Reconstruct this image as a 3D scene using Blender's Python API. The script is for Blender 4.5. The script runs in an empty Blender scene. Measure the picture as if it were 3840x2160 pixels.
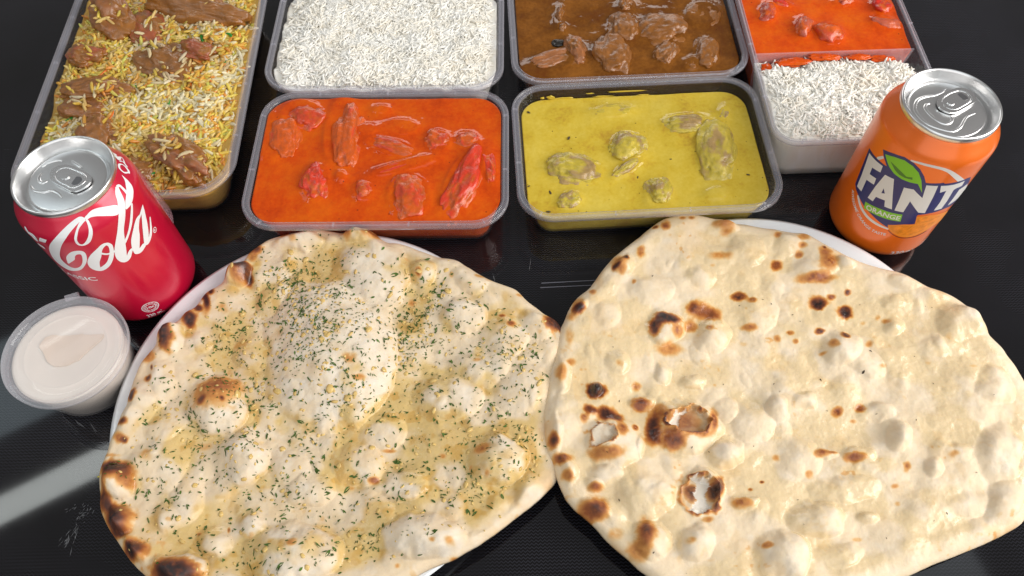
import bpy, bmesh, math, random
import numpy as np
from mathutils import Matrix, Vector
from mathutils.geometry import tessellate_polygon
R = math.radians
MM = 0.001
sc = bpy.context.scene
COL = sc.collection
# ---------------------------------------------------------------- camera
CAM_ROT = [[0.9996709, 0.0256535, -0.0], [-0.0220468, 0.8591236, -0.5112931], [-0.0131165, 0.5111248, 0.8594064]]
cam = bpy.data.cameras.new('camera'); cam.sensor_width = 36.0; cam.lens = 2938 / 3840 * 36.0
cam.clip_start = 0.02; cam.clip_end = 20
camo = bpy.data.objects.new('camera', cam); COL.objects.link(camo)
m = Matrix([r + [0] for r in CAM_ROT] + [[0, 0, 0, 1]]); m.translation = (0, 0, 0.4403)
camo.matrix_world = m
sc.camera = camo
# ---------------------------------------------------------------- light: a room by a window
w = bpy.data.worlds.new('World'); sc.world = w; w.use_nodes = True
bg = w.node_tree.nodes['Background']; bg.inputs[0].default_value = (1.0, 0.97, 0.95, 1); bg.inputs[1].default_value = 0.24
def area(name, loc, target, sx, sy, radiance, col):
    l = bpy.data.lights.new(name, 'AREA'); l.shape = 'RECTANGLE'; l.size = sx; l.size_y = sy
    l.energy = radiance * math.pi * sx * sy; l.color = col
    o = bpy.data.objects.new(name, l); COL.objects.link(o); o.location = loc
    d = Vector(target) - Vector(loc); o.rotation_euler = d.to_track_quat('-Z', 'Y').to_euler()
    return o
area('ceiling_light', (0.15, -0.45, 1.6), (0.1, -0.2, 0), 2.4, 1.5, 0.95, (0.88, 0.96, 1.0))
area('room_fill_light', (-0.1, -1.25, 0.75), (0, 0.3, 0.0), 2.2, 0.9, 1.15, (1.0, 0.985, 0.97))
area('window_light', (1.25, 0.0, 0.75), (0, 0.2, 0), 1.2, 0.9, 7.4, (1.0, 0.965, 0.92))
sl = area('strip_light', (-0.56 - 0.876 * 0.8, 0.56 - 0.482 * 0.8, 0.9), (-0.56 - 0.876 * 0.8, 0.56 - 0.482 * 0.8, 0), 1.6, 0.052, 7.0, (0.95, 1.0, 0.97))
sl.rotation_euler = (0, 0, math.atan2(0.482, 0.876))
s2 = area('side_window_light', (-1.05, 0.56, 0.9), (-1.05, 0.56, 0), 0.75, 0.20, 1.5, (0.75, 0.92, 1.0))
s2.rotation_euler = sl.rotation_euler
area('far_glint_light', (0.0, 2.0, 0.6), (0, 0.3, 0), 1.4, 0.40, 3.2, (1.0, 0.98, 0.96))  # unseen lamp added beyond the table for glints on sauce and oil
sc.view_settings.view_transform = 'Standard'; sc.view_settings.look = 'None'
sc.view_settings.exposure = 0.03; sc.view_settings.gamma = 1
sc.cycles.max_bounces = 10; sc.cycles.transparent_max_bounces = 24
# ---------------------------------------------------------------- measured outlines (millimetres on the table)
DATA = {
    'naanA': [[-126.8,299.4],[-137.1,298.5],[-148.0,295.9],[-158.7,292.4],[-164.4,287.3],[-169.9,281.8],[-172.3,274.9],[-177.3,274.1],[-182.1,272.2],[-183.0,267.0],[-182.4,262.4],[-184.8,258.4],[-189.8,255.9],[-193.1,252.9],[-195.6,247.7],[-197.6,242.5],[-202.9,240.2],[-205.0,235.0],[-208.6,231.3],[-214.1,232.3],[-217.2,227.7],[-217.3,222.7],[-216.1,218.6],[-217.8,214.5],[-220.6,210.5],[-223.0,205.0],[-224.0,199.4],[-224.7,193.2],[-225.3,186.3],[-225.7,182.5],[-224.4,179.4],[-226.8,174.3],[-227.9,164.0],[-229.7,158.2],[-229.5,150.4],[-230.7,144.1],[-231.2,137.9],[-229.5,131.0],[-227.2,125.6],[-227.3,121.6],[-225.4,117.0],[-221.5,111.7],[-217.6,106.5],[-212.5,101.3],[-208.2,96.8],[-204.6,92.4],[-200.6,88.6],[-194.5,83.7],[-182.1,76.2],[-163.1,69.3],[-135.3,65.4],[-101.5,65.9],[-70.8,72.2],[-52.2,80.2],[-46.6,83.0],[-40.4,85.6],[-34.1,87.6],[-28.4,90.5],[-21.4,93.7],[-15.0,98.2],[-8.5,103.1],[-0.6,109.0],[4.7,112.4],[8.8,116.2],[12.8,119.4],[17.0,123.3],[20.4,126.6],[22.6,129.9],[23.7,138.1],[22.0,144.4],[21.7,151.5],[21.8,160.9],[22.7,171.9],[25.6,187.0],[28.6,202.7],[31.4,213.9],[31.1,221.4],[29.4,225.2],[26.3,229.5],[19.7,233.1],[15.4,237.1],[10.3,242.0],[6.6,246.1],[3.0,250.6],[-6.1,254.0],[-13.8,257.8],[-21.5,262.5],[-29.2,268.3],[-34.7,272.6],[-38.7,274.1],[-44.9,274.7],[-52.8,278.2],[-60.9,282.3],[-67.3,285.0],[-72.9,287.4],[-80.1,287.6],[-85.1,291.1],[-87.7,294.5],[-92.7,298.3],[-98.1,300.0],[-104.0,298.9],[-109.3,295.2],[-117.5,297.4]],
    'naanB': [[18.1,175.8],[19.7,185.4],[22.1,196.1],[24.1,206.2],[26.1,214.7],[28.4,221.7],[31.5,227.0],[33.9,234.1],[37.8,240.4],[42.1,244.9],[47.2,248.5],[52.5,254.9],[57.2,262.5],[63.6,270.1],[72.6,278.2],[81.8,286.0],[89.2,292.4],[95.8,298.3],[102.2,302.3],[111.8,304.1],[120.4,304.1],[126.9,302.1],[130.9,300.4],[135.8,299.2],[140.9,299.2],[146.3,295.5],[154.6,294.4],[163.5,292.6],[172.0,291.3],[176.6,289.1],[183.8,287.4],[192.1,286.8],[195.6,283.9],[199.9,280.3],[205.6,276.1],[211.1,271.5],[216.7,267.4],[222.4,263.8],[228.3,261.2],[234.9,258.1],[242.3,255.5],[248.1,252.9],[254.1,248.4],[259.1,243.6],[265.6,241.1],[272.4,237.2],[277.9,232.0],[283.3,226.4],[286.8,220.4],[287.4,215.1],[286.2,210.3],[289.6,205.5],[292.4,200.3],[292.8,196.8],[295.1,192.6],[296.4,187.5],[297.0,181.8],[298.3,168.1],[295.5,152.1],[287.1,129.2],[278.7,110.3],[267.6,99.3],[262.1,96.4],[254.0,92.7],[246.3,89.5],[237.2,86.5],[228.2,83.5],[219.3,80.8],[210.5,77.8],[200.8,74.0],[183.2,68.0],[154.8,62.3],[120.5,59.3],[94.2,62.5],[75.0,71.2],[66.8,77.3],[61.9,81.1],[57.1,85.8],[50.9,91.8],[45.9,96.5],[42.2,101.3],[38.4,105.4],[34.5,109.0],[30.5,111.8],[28.0,115.3],[26.0,117.5],[23.9,123.2],[21.7,128.9],[20.0,136.2],[17.7,141.4],[16.2,147.4],[15.8,155.0],[16.3,166.6],[17.8,176.0]],
    'bubA': [[-112.0,213.4,54.5,41.3,106,10],[-90.4,265.1,29.2,25.9,120,6],[-173.1,177.9,21.3,17.2,128,10],[-152.2,146.4,17.8,12.9,111,8],[-30.6,231.3,14.7,11.7,175,5],[-40.4,179.1,22.0,15.4,176,5],[-9.8,140.3,17.2,15.0,176,9],[-51.4,100.2,24.3,12.8,177,10],[-118.9,92.8,28.4,17.1,174,11],[-88.4,142.3,15.8,13.4,161,4],[-140.8,106.5,8.8,7.1,158,4],[-186.8,114.0,10.3,8.0,153,3],[-219.2,133.3,12.6,9.7,145,8],[-212.0,111.5,9.8,7.4,129,8],[-201.2,96.7,8.9,6.7,155,6],[-175.9,85.1,15.8,8.8,173,9],[-174.4,267.3,11.3,8.7,117,7],[-208.7,222.7,11.8,9.0,125,6],[-207.6,193.8,15.9,9.1,108,4],[-98.8,291.0,14.4,8.8,175,7],[-140.3,290.1,18.3,8.7,176,5],[-57.4,262.3,10.8,9.5,106,5],[14.5,224.5,12.1,11.0,-179,4],[-5.1,216.9,16.9,13.5,177,3],[-76.2,160.6,13.8,11.7,164,3],[-27.2,277.9,12.9,9.2,176,3],[-216.6,181.4,11.0,8.4,130,4],[-191.1,219.5,10.1,7.8,158,3],[6.1,119.9,13.0,8.6,88,4],[-22.0,196.3,18.9,12.9,177,3],[-113.3,127.3,15.4,10.9,171,4],[-65.5,128.2,17.5,9.9,176,4],[-160.7,98.8,10.8,8.0,164,4],[-201.2,247.6,9.2,7.0,122,4]],
    'bubB': [[70.6,265.0,8.4,7.7,63,5],[91.6,221.7,13.2,11.7,-158,8],[120.5,215.6,13.5,11.3,63,7],[60.4,197.5,8.5,7.6,71,4],[86.4,190.9,6.7,5.6,71,4],[103.1,185.5,8.3,4.9,-178,4],[25.7,191.9,14.1,7.2,87,6],[40.6,233.9,5.5,4.8,80,4],[47.6,180.1,5.3,4.8,-166,5],[139.8,291.8,9.3,6.1,-176,4],[85.8,247.4,16.1,11.2,-177,3],[57.0,229.9,9.1,8.6,59,3],[119.3,255.8,11.4,7.6,-176,3],[151.1,274.4,13.1,11.3,-147,4],[54.5,148.1,17.5,15.7,69,9],[67.4,146.8,9.0,4.3,83,6],[95.6,157.6,21.5,18.2,-165,10],[100.3,119.9,13.9,12.1,56,11],[68.5,117.2,16.2,13.8,-168,6],[117.1,141.8,11.7,10.2,49,7],[122.3,113.6,9.0,4.2,-179,5],[92.3,93.4,11.7,9.7,-165,8],[68.9,96.0,10.9,9.9,56,8],[47.3,130.4,10.6,6.5,-180,5],[42.0,125.5,7.0,4.3,-180,5],[23.2,158.8,20.0,5.1,87,5],[26.9,132.4,8.7,6.4,85,5],[39.5,111.6,9.0,6.9,-178,6],[72.2,172.2,6.7,5.5,-172,4],[134.7,159.6,14.2,12.2,-138,4],[121.3,167.7,9.1,7.7,-159,3],[158.5,103.9,16.6,10.7,-173,9],[183.5,102.5,6.2,4.0,-172,4],[177.9,119.2,20.2,7.7,-179,4],[214.0,149.0,10.7,8.0,53,7],[206.3,163.8,11.1,6.2,-175,4],[227.9,130.1,7.1,5.1,53,5],[264.5,135.8,19.2,12.3,57,7],[136.3,85.3,16.5,13.9,-144,10],[166.8,172.0,7.7,6.1,-159,4],[150.2,166.9,9.7,7.1,67,6],[189.1,139.1,10.0,5.1,-177,4],[169.9,139.6,10.0,4.4,-179,3],[240.4,109.2,13.9,6.8,-176,3],[257.5,108.9,15.0,9.4,58,5],[165.6,84.4,13.4,6.4,-178,3],[242.3,137.7,8.8,5.7,-169,3],[195.4,204.8,14.3,11.7,-141,7],[231.2,217.7,8.6,6.5,53,4],[190.5,260.4,15.6,9.5,-175,4],[209.9,262.7,7.6,5.6,-165,4],[271.5,219.2,18.2,13.3,-158,7],[276.1,176.7,14.3,10.0,51,6],[244.1,247.4,12.2,6.5,-176,3],[232.4,233.8,7.4,5.3,-165,2],[250.9,202.3,15.4,6.8,-178,2],[176.0,277.5,8.8,7.5,-145,3]],
    'charA': [[-179.9,267.3,3.7,1.9,103,1.0],[-170.6,269.3,4.7,2.7,173,0.9],[-165.7,262.8,5.5,1.9,100,0.8],[-170.7,263.0,7.6,5.9,117,0.55],[-187.8,252.7,2.1,1.6,120,1],[-192.1,249.3,2.3,1.8,121,0.95],[-189.6,245.8,4.5,1.9,103,0.9],[-194.5,241.6,2.5,2.0,143,0.9],[-199.1,234.1,5.3,3.6,112,0.95],[-212.2,226.9,4.1,3.1,125,1],[-209.0,220.1,6.8,3.9,108,0.9],[-217.4,208.2,4.7,3.7,147,0.45],[-213.7,200.9,1.6,0.7,105,0.9],[-214.3,193.9,2.3,1.8,149,0.8],[-221.2,183.4,3.4,2.6,130,0.9],[-146.8,292.4,3.2,2.4,167,0.45],[-163.7,283.4,3.3,2.7,153,0.6],[-166.2,279.3,5.7,3.1,103,0.45],[-140.0,288.9,3.9,3.1,112,0.25],[-178.5,240.3,4.6,3.4,165,0.25],[-189.5,238.9,4.9,4.0,144,0.25],[-105.3,292.6,5.1,4.5,133,0.6],[-97.2,296.2,4.8,3.8,167,0.5],[-89.3,291.1,6.4,3.8,175,0.45],[-57.7,260.4,3.2,2.3,97,0.55],[-38.2,259.8,2.3,1.9,98,0.3],[-20.5,258.4,2.7,1.8,177,0.35],[4.3,244.8,2.3,1.7,178,0.3],[-0.6,223.6,3.3,2.5,178,0.6],[23.8,225.9,5.0,4.4,84,0.85],[28.1,223.2,3.3,2.2,86,0.85],[-6.4,230.1,2.6,1.3,178,0.6],[-61.9,242.9,3.8,3.4,159,0.35],[-96.2,201.6,5.8,3.9,173,0.3],[-89.4,188.9,4.3,1.9,177,0.3],[-21.3,201.0,2.9,1.6,178,0.3],[-222.5,167.4,2.9,1.8,168,0.7],[-222.3,157.7,4.4,3.3,152,0.5],[-219.9,156.2,2.4,1.8,133,0.6],[-219.2,138.7,8.2,4.7,171,0.75],[-222.3,140.1,5.5,3.4,169,0.8],[-222.8,131.3,4.6,3.5,137,0.4],[-211.6,131.7,5.1,3.7,122,0.45],[-222.1,122.7,5.0,3.4,119,0.75],[-219.0,118.0,4.2,3.1,156,0.5],[-212.3,112.0,6.9,5.1,155,0.95],[-210.0,105.0,4.0,2.5,169,0.7],[-199.9,95.7,6.0,4.2,163,0.95],[-175.3,85.0,9.5,4.2,176,0.95],[-173.8,80.8,10.1,3.6,177,0.9],[-225.5,147.8,5.5,1.0,178,0.3],[-205.7,147.3,5.1,3.9,151,0.25],[-168.7,103.9,2.0,1.2,170,0.45],[-116.4,96.4,3.2,2.4,167,0.4],[-184.9,111.3,2.0,1.3,169,0.3],[-154.3,106.1,1.9,0.9,103,0.5],[-177.6,152.9,5.5,2.8,174,0.25],[-178.6,177.7,3.2,2.6,128,0.6],[-166.8,178.1,1.6,1.3,128,0.6],[-78.4,130.9,3.3,2.0,175,0.55],[-40.8,143.3,2.7,1.7,176,0.35],[-18.6,145.2,5.4,4.2,176,0.45],[-25.3,135.7,2.1,1.3,92,0.3],[-16.0,131.3,2.7,1.7,90,0.3],[-44.1,95.2,1.9,1.5,173,0.3],[-35.2,94.9,2.6,2.4,151,0.3],[-32.6,87.5,3.2,1.5,178,0.35],[-62.7,84.6,1.6,1.5,149,0.3],[-71.4,148.3,4.1,1.1,178,0.4],[-91.4,127.9,2.7,2.0,170,0.25],[-172.9,183.4,15.2,10.2,169,0.42],[-169.3,189.5,11.6,5.0,176,0.3]],
    'charB': [[94.7,292.6,2.3,2.1,62,0.7],[100.6,293.0,4.1,2.9,78,0.5],[112.2,298.3,2.1,1.5,-175,0.35],[118.1,298.1,1.9,1.5,-169,0.4],[83.0,273.9,4.5,2.9,81,0.5],[72.6,268.4,2.4,2.2,51,0.9],[67.8,265.1,6.4,6.0,55,0.42],[65.5,262.3,2.5,2.3,71,0.9],[69.7,259.3,2.9,2.4,-173,0.4],[76.3,252.0,2.1,1.6,78,0.4],[49.9,244.3,2.1,2.0,55,0.35],[40.4,233.2,3.8,3.2,-177,0.95],[40.3,238.6,4.0,3.6,-171,0.3],[36.9,228.8,4.5,3.9,80,0.3],[136.7,292.9,6.7,3.1,-180,0.4],[140.3,288.7,5.1,4.0,-169,0.35],[132.5,270.9,7.4,3.9,-179,0.35],[127.7,263.8,2.0,1.4,-175,0.25],[141.6,242.5,5.2,3.2,-177,0.8],[148.9,239.1,3.2,2.3,-173,0.55],[115.3,231.9,8.7,6.3,-174,0.55],[110.9,234.7,4.6,3.1,77,0.5],[124.3,228.9,5.8,5.1,-142,0.5],[108.3,221.4,4.8,4.3,-152,0.5],[118.5,219.3,2.8,2.2,-170,0.35],[94.6,224.4,7.8,4.4,-179,1],[86.3,220.2,6.2,4.2,79,0.9],[91.0,227.2,5.5,3.6,-178,0.9],[99.2,217.2,4.7,3.5,-174,0.5],[93.2,207.0,10.0,5.1,-180,0.4],[144.0,220.3,5.4,2.6,-179,0.4],[33.7,214.8,7.0,3.1,86,0.25],[33.4,196.9,3.1,2.9,-162,0.4],[27.3,188.8,6.6,3.4,86,0.4],[61.4,195.6,3.0,2.5,-174,0.25],[47.2,178.9,5.6,4.6,-175,0.95],[70.7,182.6,4.1,3.6,-167,0.45],[117.1,183.0,1.5,1.2,-168,0.25],[167.2,263.5,4.0,3.1,63,0.45],[138.2,209.6,3.1,2.1,-174,0.2],[47.2,178.4,5.2,4.4,-175,0.95],[42.3,166.6,4.4,3.1,-179,0.85],[52.0,164.4,6.6,4.7,-178,0.95],[57.6,161.9,4.4,3.1,-178,0.7],[38.6,161.7,2.7,2.5,69,0.55],[59.1,154.3,5.3,3.6,82,0.55],[49.3,140.3,10.7,4.4,179,0.45],[71.7,170.9,5.2,4.3,-171,0.7],[67.3,156.3,2.6,2.3,-165,0.7],[77.5,156.8,8.4,4.3,82,0.85],[81.7,149.9,10.8,6.0,-179,0.5],[82.1,165.2,6.4,5.7,59,0.4],[112.2,160.5,8.6,3.2,80,0.6],[103.6,151.5,8.6,3.0,179,0.4],[88.5,146.7,5.8,5.1,-159,0.55],[96.1,160.2,10.4,9.0,-159,0.5],[93.3,119.1,5.7,4.1,75,0.8],[105.8,118.8,6.4,4.8,72,0.85],[110.1,124.3,4.3,2.7,76,0.6],[20.5,148.5,4.5,3.2,86,0.75],[25.0,138.8,5.7,3.3,179,0.7],[27.3,129.3,3.9,3.2,-177,0.45],[42.2,122.5,4.9,2.5,180,0.55],[44.1,111.4,6.3,6.0,-138,0.6],[38.5,110.1,7.6,5.5,-178,0.45],[66.8,98.7,7.4,4.7,80,0.65],[62.5,89.6,6.2,5.7,-147,0.4],[51.2,98.4,4.7,3.3,-178,0.25],[89.0,92.8,3.4,2.3,-176,0.3],[100.2,104.5,4.1,1.7,-180,0.4],[120.0,112.8,6.2,3.4,-178,0.45],[128.1,89.8,2.7,1.9,-171,0.4],[133.2,124.4,1.4,1.0,-170,0.7],[126.2,120.3,1.4,1.0,-171,0.6],[172.2,284.1,2.7,2.3,-137,0.35],[188.6,282.6,5.0,3.0,-176,0.4],[187.2,276.2,3.0,2.4,-160,0.35],[183.9,270.3,2.9,2.3,56,0.5],[169.1,264.0,4.3,3.6,-147,0.5],[199.2,270.9,4.9,4.0,-142,0.45],[200.7,263.0,7.3,6.0,47,0.5],[191.1,252.8,13.6,3.8,179,0.5],[199.9,273.8,1.3,1.1,-145,0.8],[198.1,239.5,2.8,2.0,-170,0.7],[188.8,235.2,6.1,4.4,-168,0.8],[189.6,233.3,3.0,2.5,-141,1],[208.6,241.5,2.6,2.1,-143,0.85],[203.9,228.8,5.6,4.5,-143,0.85],[204.0,228.6,3.5,2.9,45,1],[168.3,216.1,2.7,1.9,-172,0.5],[170.2,210.4,2.4,2.0,-149,0.45],[186.1,216.0,3.2,2.4,-166,0.85],[199.4,211.7,3.2,2.5,-160,0.85],[191.5,205.9,3.7,2.9,54,0.3],[212.4,206.6,2.8,2.1,53,0.3],[222.2,223.4,2.4,1.8,54,0.3],[226.1,220.6,2.8,2.1,-161,0.4],[217.6,191.7,2.7,1.6,-173,0.3],[267.5,188.2,3.0,1.2,-178,0.25],[213.2,220.5,2.4,1.7,-167,0.25],[184.3,201.0,2.3,1.7,-169,0.25],[259.0,208.3,2.8,2.1,51,0.2],[159.9,212.9,2.7,2.2,58,0.35],[184.5,164.7,4.0,3.2,-144,0.6],[197.6,165.9,3.8,2.7,-167,0.55],[192.9,158.7,2.6,1.5,-175,0.35],[168.9,139.4,5.0,2.6,-177,0.55],[186.8,137.0,5.7,3.3,-175,0.55],[160.0,128.0,2.9,2.1,-168,0.35],[213.5,130.9,3.4,2.3,62,0.45],[144.1,138.2,2.6,2.1,-157,0.3],[240.0,136.0,3.6,2.1,-172,0.25],[176.4,92.3,3.4,1.3,-179,0.3],[202.9,110.4,1.8,1.4,-154,0.3],[204.1,119.7,2.1,1.4,-171,0.25],[175.4,139.9,2.8,1.1,-179,0.4]],
    'holes': [[[90.8,164.1],[97.2,167.8],[97.2,165.5],[93.4,161.7],[91.4,157.2],[88.9,155.0],[86.5,158.8]],[[94.4,127.0],[97.3,128.0],[103.8,124.6],[104.4,121.8],[100.0,117.8],[100.7,113.6],[103.8,111.5],[98.5,107.5],[93.1,108.0],[90.6,109.8],[96.4,114.4],[95.2,117.9],[97.1,122.0]]],
    'crater': [[48.0,150.8,8.2,7.1,-173,1]],
    'crack': [[67.7,100.0],[68.6,98.6],[65.9,95.1],[63.6,92.5],[64.7,97.1]],
    'herbc': [[-138.7,261.5,16.1,13.8,141,3],[-117.6,216.1,23.0,20.1,137,2.5],[-56.0,233.3,17.5,16.3,144,2],[-67.1,212.0,21.3,11.9,95,2],[1.8,204.6,21.3,13.1,178,2],[-172.9,217.6,17.1,13.6,123,1.2],[-155.4,181.2,22.7,9.1,101,2.2],[-181.0,157.7,17.3,12.8,117,1.2],[-26.0,121.9,8.6,7.6,172,2.5],[9.0,141.0,13.6,8.8,88,2.2],[-80.0,96.1,12.3,8.3,99,1.6],[-95.3,179.3,15.3,13.4,120,1.6],[-39.4,258.4,15.0,8.8,177,1],[-130.1,241.1,32.3,19.6,173,2],[12.6,176.5,19.7,9.2,88,1.5],[-12.8,153.0,13.4,7.0,178,1.2],[-131.5,122.5,13.0,6.5,176,1]],
    'lines': [[19.3,265.0],[82.5,267.0],[18.5,261.6],[82.1,263.2]],
    'streak': [[[-297.0,140.6],[-255.4,163.4],[-249.1,133.2],[-287.1,108.9]]],
    'tikka': [[-144.6,389.7,14.3,12.0,152],[-161.8,369.2,20.7,10.4,95],[-116.5,374.3,30.2,10.0,88],[-97.4,372.4,6.2,4.8,169],[-75.5,374.1,13.5,6.8,176],[-48.2,360.4,9.6,8.9,116],[-27.6,359.7,8.8,6.9,153],[-80.7,356.8,17.6,6.8,161],[-70.1,339.4,22.4,4.3,-164],[-30.8,326.4,25.3,10.5,70],[-12.1,336.1,13.6,4.5,97],[-128.2,327.9,14.6,8.9,93],[-95.9,319.5,7.4,6.3,111],[-65.5,315.7,16.8,13.8,102],[-111.5,331.7,3.8,2.9,105],[-88.8,391.0,5.0,3.3,174]],
    'korma': [[75.7,389.9,12.6,5.3,-175],[123.8,375.9,16.0,9.0,-179],[141.9,353.0,23.5,12.7,83],[153.3,386.1,5.9,3.7,76],[81.8,356.4,12.9,11.9,59],[80.0,337.8,13.4,3.8,-143],[44.8,336.7,17.8,11.8,166],[39.8,312.3,7.9,6.2,-149],[98.5,313.4,13.2,8.6,80],[135.9,314.3,5.8,4.3,-173]],
    'brown': [[41.8,486.4,11.8,3.4,78],[42.9,471.7,4.5,3.5,85],[33.2,435.5,22.8,8.1,-161],[51.3,447.2,12.6,7.6,105],[76.6,439.8,18.3,13.3,82],[88.6,469.4,15.1,11.7,80],[116.3,467.7,18.4,14.3,-175],[151.3,484.4,14.4,12.1,65],[118.5,442.8,11.0,7.3,56],[147.2,440.5,15.2,9.1,78],[134.8,430.5,6.2,5.5,-146],[92.5,495.1,7.9,6.2,79]],
    'cardamom': [[39.7,455.5,5.8,5.0,103]],
    'big': [[195.4,471.0,10.2,6.4,72],[208.1,479.9,7.1,4.4,163],[219.0,453.7,10.6,6.5,72],[236.1,446.6,11.2,10.2,60],[255.8,480.8,7.8,4.3,-177],[281.6,474.4,8.5,7.7,52],[280.4,456.6,11.1,6.1,164]],
    'biry': [[-297.3,486.8,20.5,13.5,123],[-233.0,491.8,31.3,10.6,169],[-309.0,447.4,13.9,9.0,164],[-291.4,412.7,22.2,10.5,-179],[-296.0,396.9,15.4,9.7,166],[-247.4,438.3,21.8,14.7,143],[-223.6,446.6,13.6,8.4,151],[-280.1,371.3,14.9,10.5,123],[-218.2,344.1,27.3,11.3,143],[-250.2,343.7,13.8,9.9,160],[-267.9,472.4,19.2,12.9,115]],
    'coke': {'C': [[15.16,109.22],[9.67,107.93],[2.78,104.73],[-3.29,100.23],[-9.24,93.62],[-14.23,85.18],[-17.9,74.87],[-16.19,69.66],[-11.91,67.77],[-7.35,68.83],[-2.37,71.4],[3.31,77.83],[6.11,83.37],[6.73,87.77],[4.35,89.62],[0.2,88.72],[-4.43,84.27],[-6.51,79.93],[-7.45,76.5],[-4.4,78.79],[-1.31,81.42],[0.42,84.49],[2.3,86.21],[4.19,85.84],[3.44,82.53],[1.35,78.14],[-1.83,74.26],[-5.59,72.16],[-8.45,72.96],[-9.9,76.41],[-9.51,81.31],[-5.9,88.59],[-0.41,96.61],[5.0,102.08],[9.88,105.16],[14.56,107.02],[17.17,107.12],[17.4,108.37]],'flour': [[17.64,107.76],[20.05,108.64],[23.22,109.33],[27.07,108.86],[31.71,106.9],[36.56,103.9],[33.22,100.75],[28.09,103.69],[24.07,105.89],[20.94,106.8],[18.5,106.73]],'str': [[[18.13,106.55,1.34],[18.13,105.31,1.39],[17.27,102.28,1.74],[15.24,98.7,1.96],[12.13,95.0,2.06],[9.06,93.6,1.28],[7.33,95.05,1.3],[7.57,98.5,1.23],[9.0,101.32,1.24],[11.56,104.32,1.02],[14.49,106.25,1.43],[17.28,107.28,1.31]],[[19.3,87.99,1.83],[19.91,85.57,2.11],[18.94,81.81,2.11],[17.02,77.94,2.43],[14.06,73.79,2.58],[10.7,71.04,3.09],[7.26,69.97,3.5],[5.79,72.77,5.28],[7.13,77.51,5.89],[10.53,82.25,5.44],[14.21,86.2,2.98],[17.23,88.18,2.38],[19.39,87.99,1.91]],[[13.5,82.83,1.44],[15.85,80.57,1.27],[18.68,80.1,1.53],[21.46,80.3,1.44]],[[45.51,108.53,1.89],[42.59,106.64,3.27],[40.02,104.01,3.7],[36.68,101.14,3.93],[32.98,96.81,4.17],[29.05,91.23,3.83],[25.67,85.25,5.09],[22.73,79.08,6.32],[21.0,73.67,5.64],[21.31,70.17,4.11],[23.66,70.62,2.93],[26.45,73.57,2.27],[28.71,74.12,1.89]],[[26.08,81.0,0.97],[27.97,82.72,1.56],[32.06,86.23,1.5],[36.0,90.22,1.84],[39.56,94.35,1.82],[42.98,98.39,1.3]],[[46.2,108.77,1.42],[47.67,107.93,1.44],[47.27,106.16,1.54],[46.09,103.39,1.61]],[[55.7,108.29,0.26],[53.88,106.07,1.65],[51.05,103.87,3.63],[47.8,102.4,3.88],[44.44,101.22,4.14],[41.37,100.31,3.47],[38.71,99.66,1.27]],[[43.35,87.93,1.43],[39.93,87.34,3.14],[36.28,83.94,4.06],[32.89,79.15,5.6],[30.42,74.44,4.9],[28.89,70.35,3.36]],[[28.13,70.44,2.37],[30.5,69.2,3.25],[34.38,70.23,3.06]],[[48.69,89.82,0.46],[46.52,88.04,3.21],[44.58,84.81,3.66],[42.2,80.59,4.27],[39.79,76.26,4.28],[37.82,72.74,3.9],[36.35,69.99,3.15],[38.1,69.61,2.17],[40.74,71.09,2.2],[43.11,73.23,1.92],[45.99,76.88,1.45],[47.88,79.18,1.09]],[[42.84,87.87,1.06],[45.52,88.65,1.51],[48.35,89.56,0.86]],[[-21.53,102.18,1.49],[-19.4,99.8,2.32],[-16.37,98.9,3.58],[-17.04,95.04,2.85]],[[-18.57,89.47,3.65],[-16.28,88.61,3.42]],[[60.53,104.97,0.8],[58.68,107.4,1.02],[60.12,109.79,1.02],[63.72,109.75,1.08],[64.93,107.35,0.78],[61.94,105.24,1.1],[59.99,104.98,1.1]],[[64.53,105.49,0.77],[68.12,107.11,0.75],[67.37,109.02,0.93]],[[67.41,106.38,0.74],[73.0,106.3,0.44],[70.17,109.09,2.72]],[[68.85,108.85,1.31],[72.99,109.33,0.35],[73.13,110.08,10.38]]],'dash': [[-11.72,99.79],[-7.7,99.28],[-10.14,96.09],[-14.93,95.44]],'cls': [[-19.04,62.11],[1.07,59.24],[2.7,63.25]],'reg': [[45.56,70.02],[46.62,71.02]],'fine': [[65.38,98.47],[61.34,90.65],[60.43,76.9],[58.72,57.34]],'emb': [[15.37,21.08],[19.94,18.51],[17.2,26.1]],'ml': [[10.07,12.36],[19.18,9.03],[11.06,16.28]]},
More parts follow.
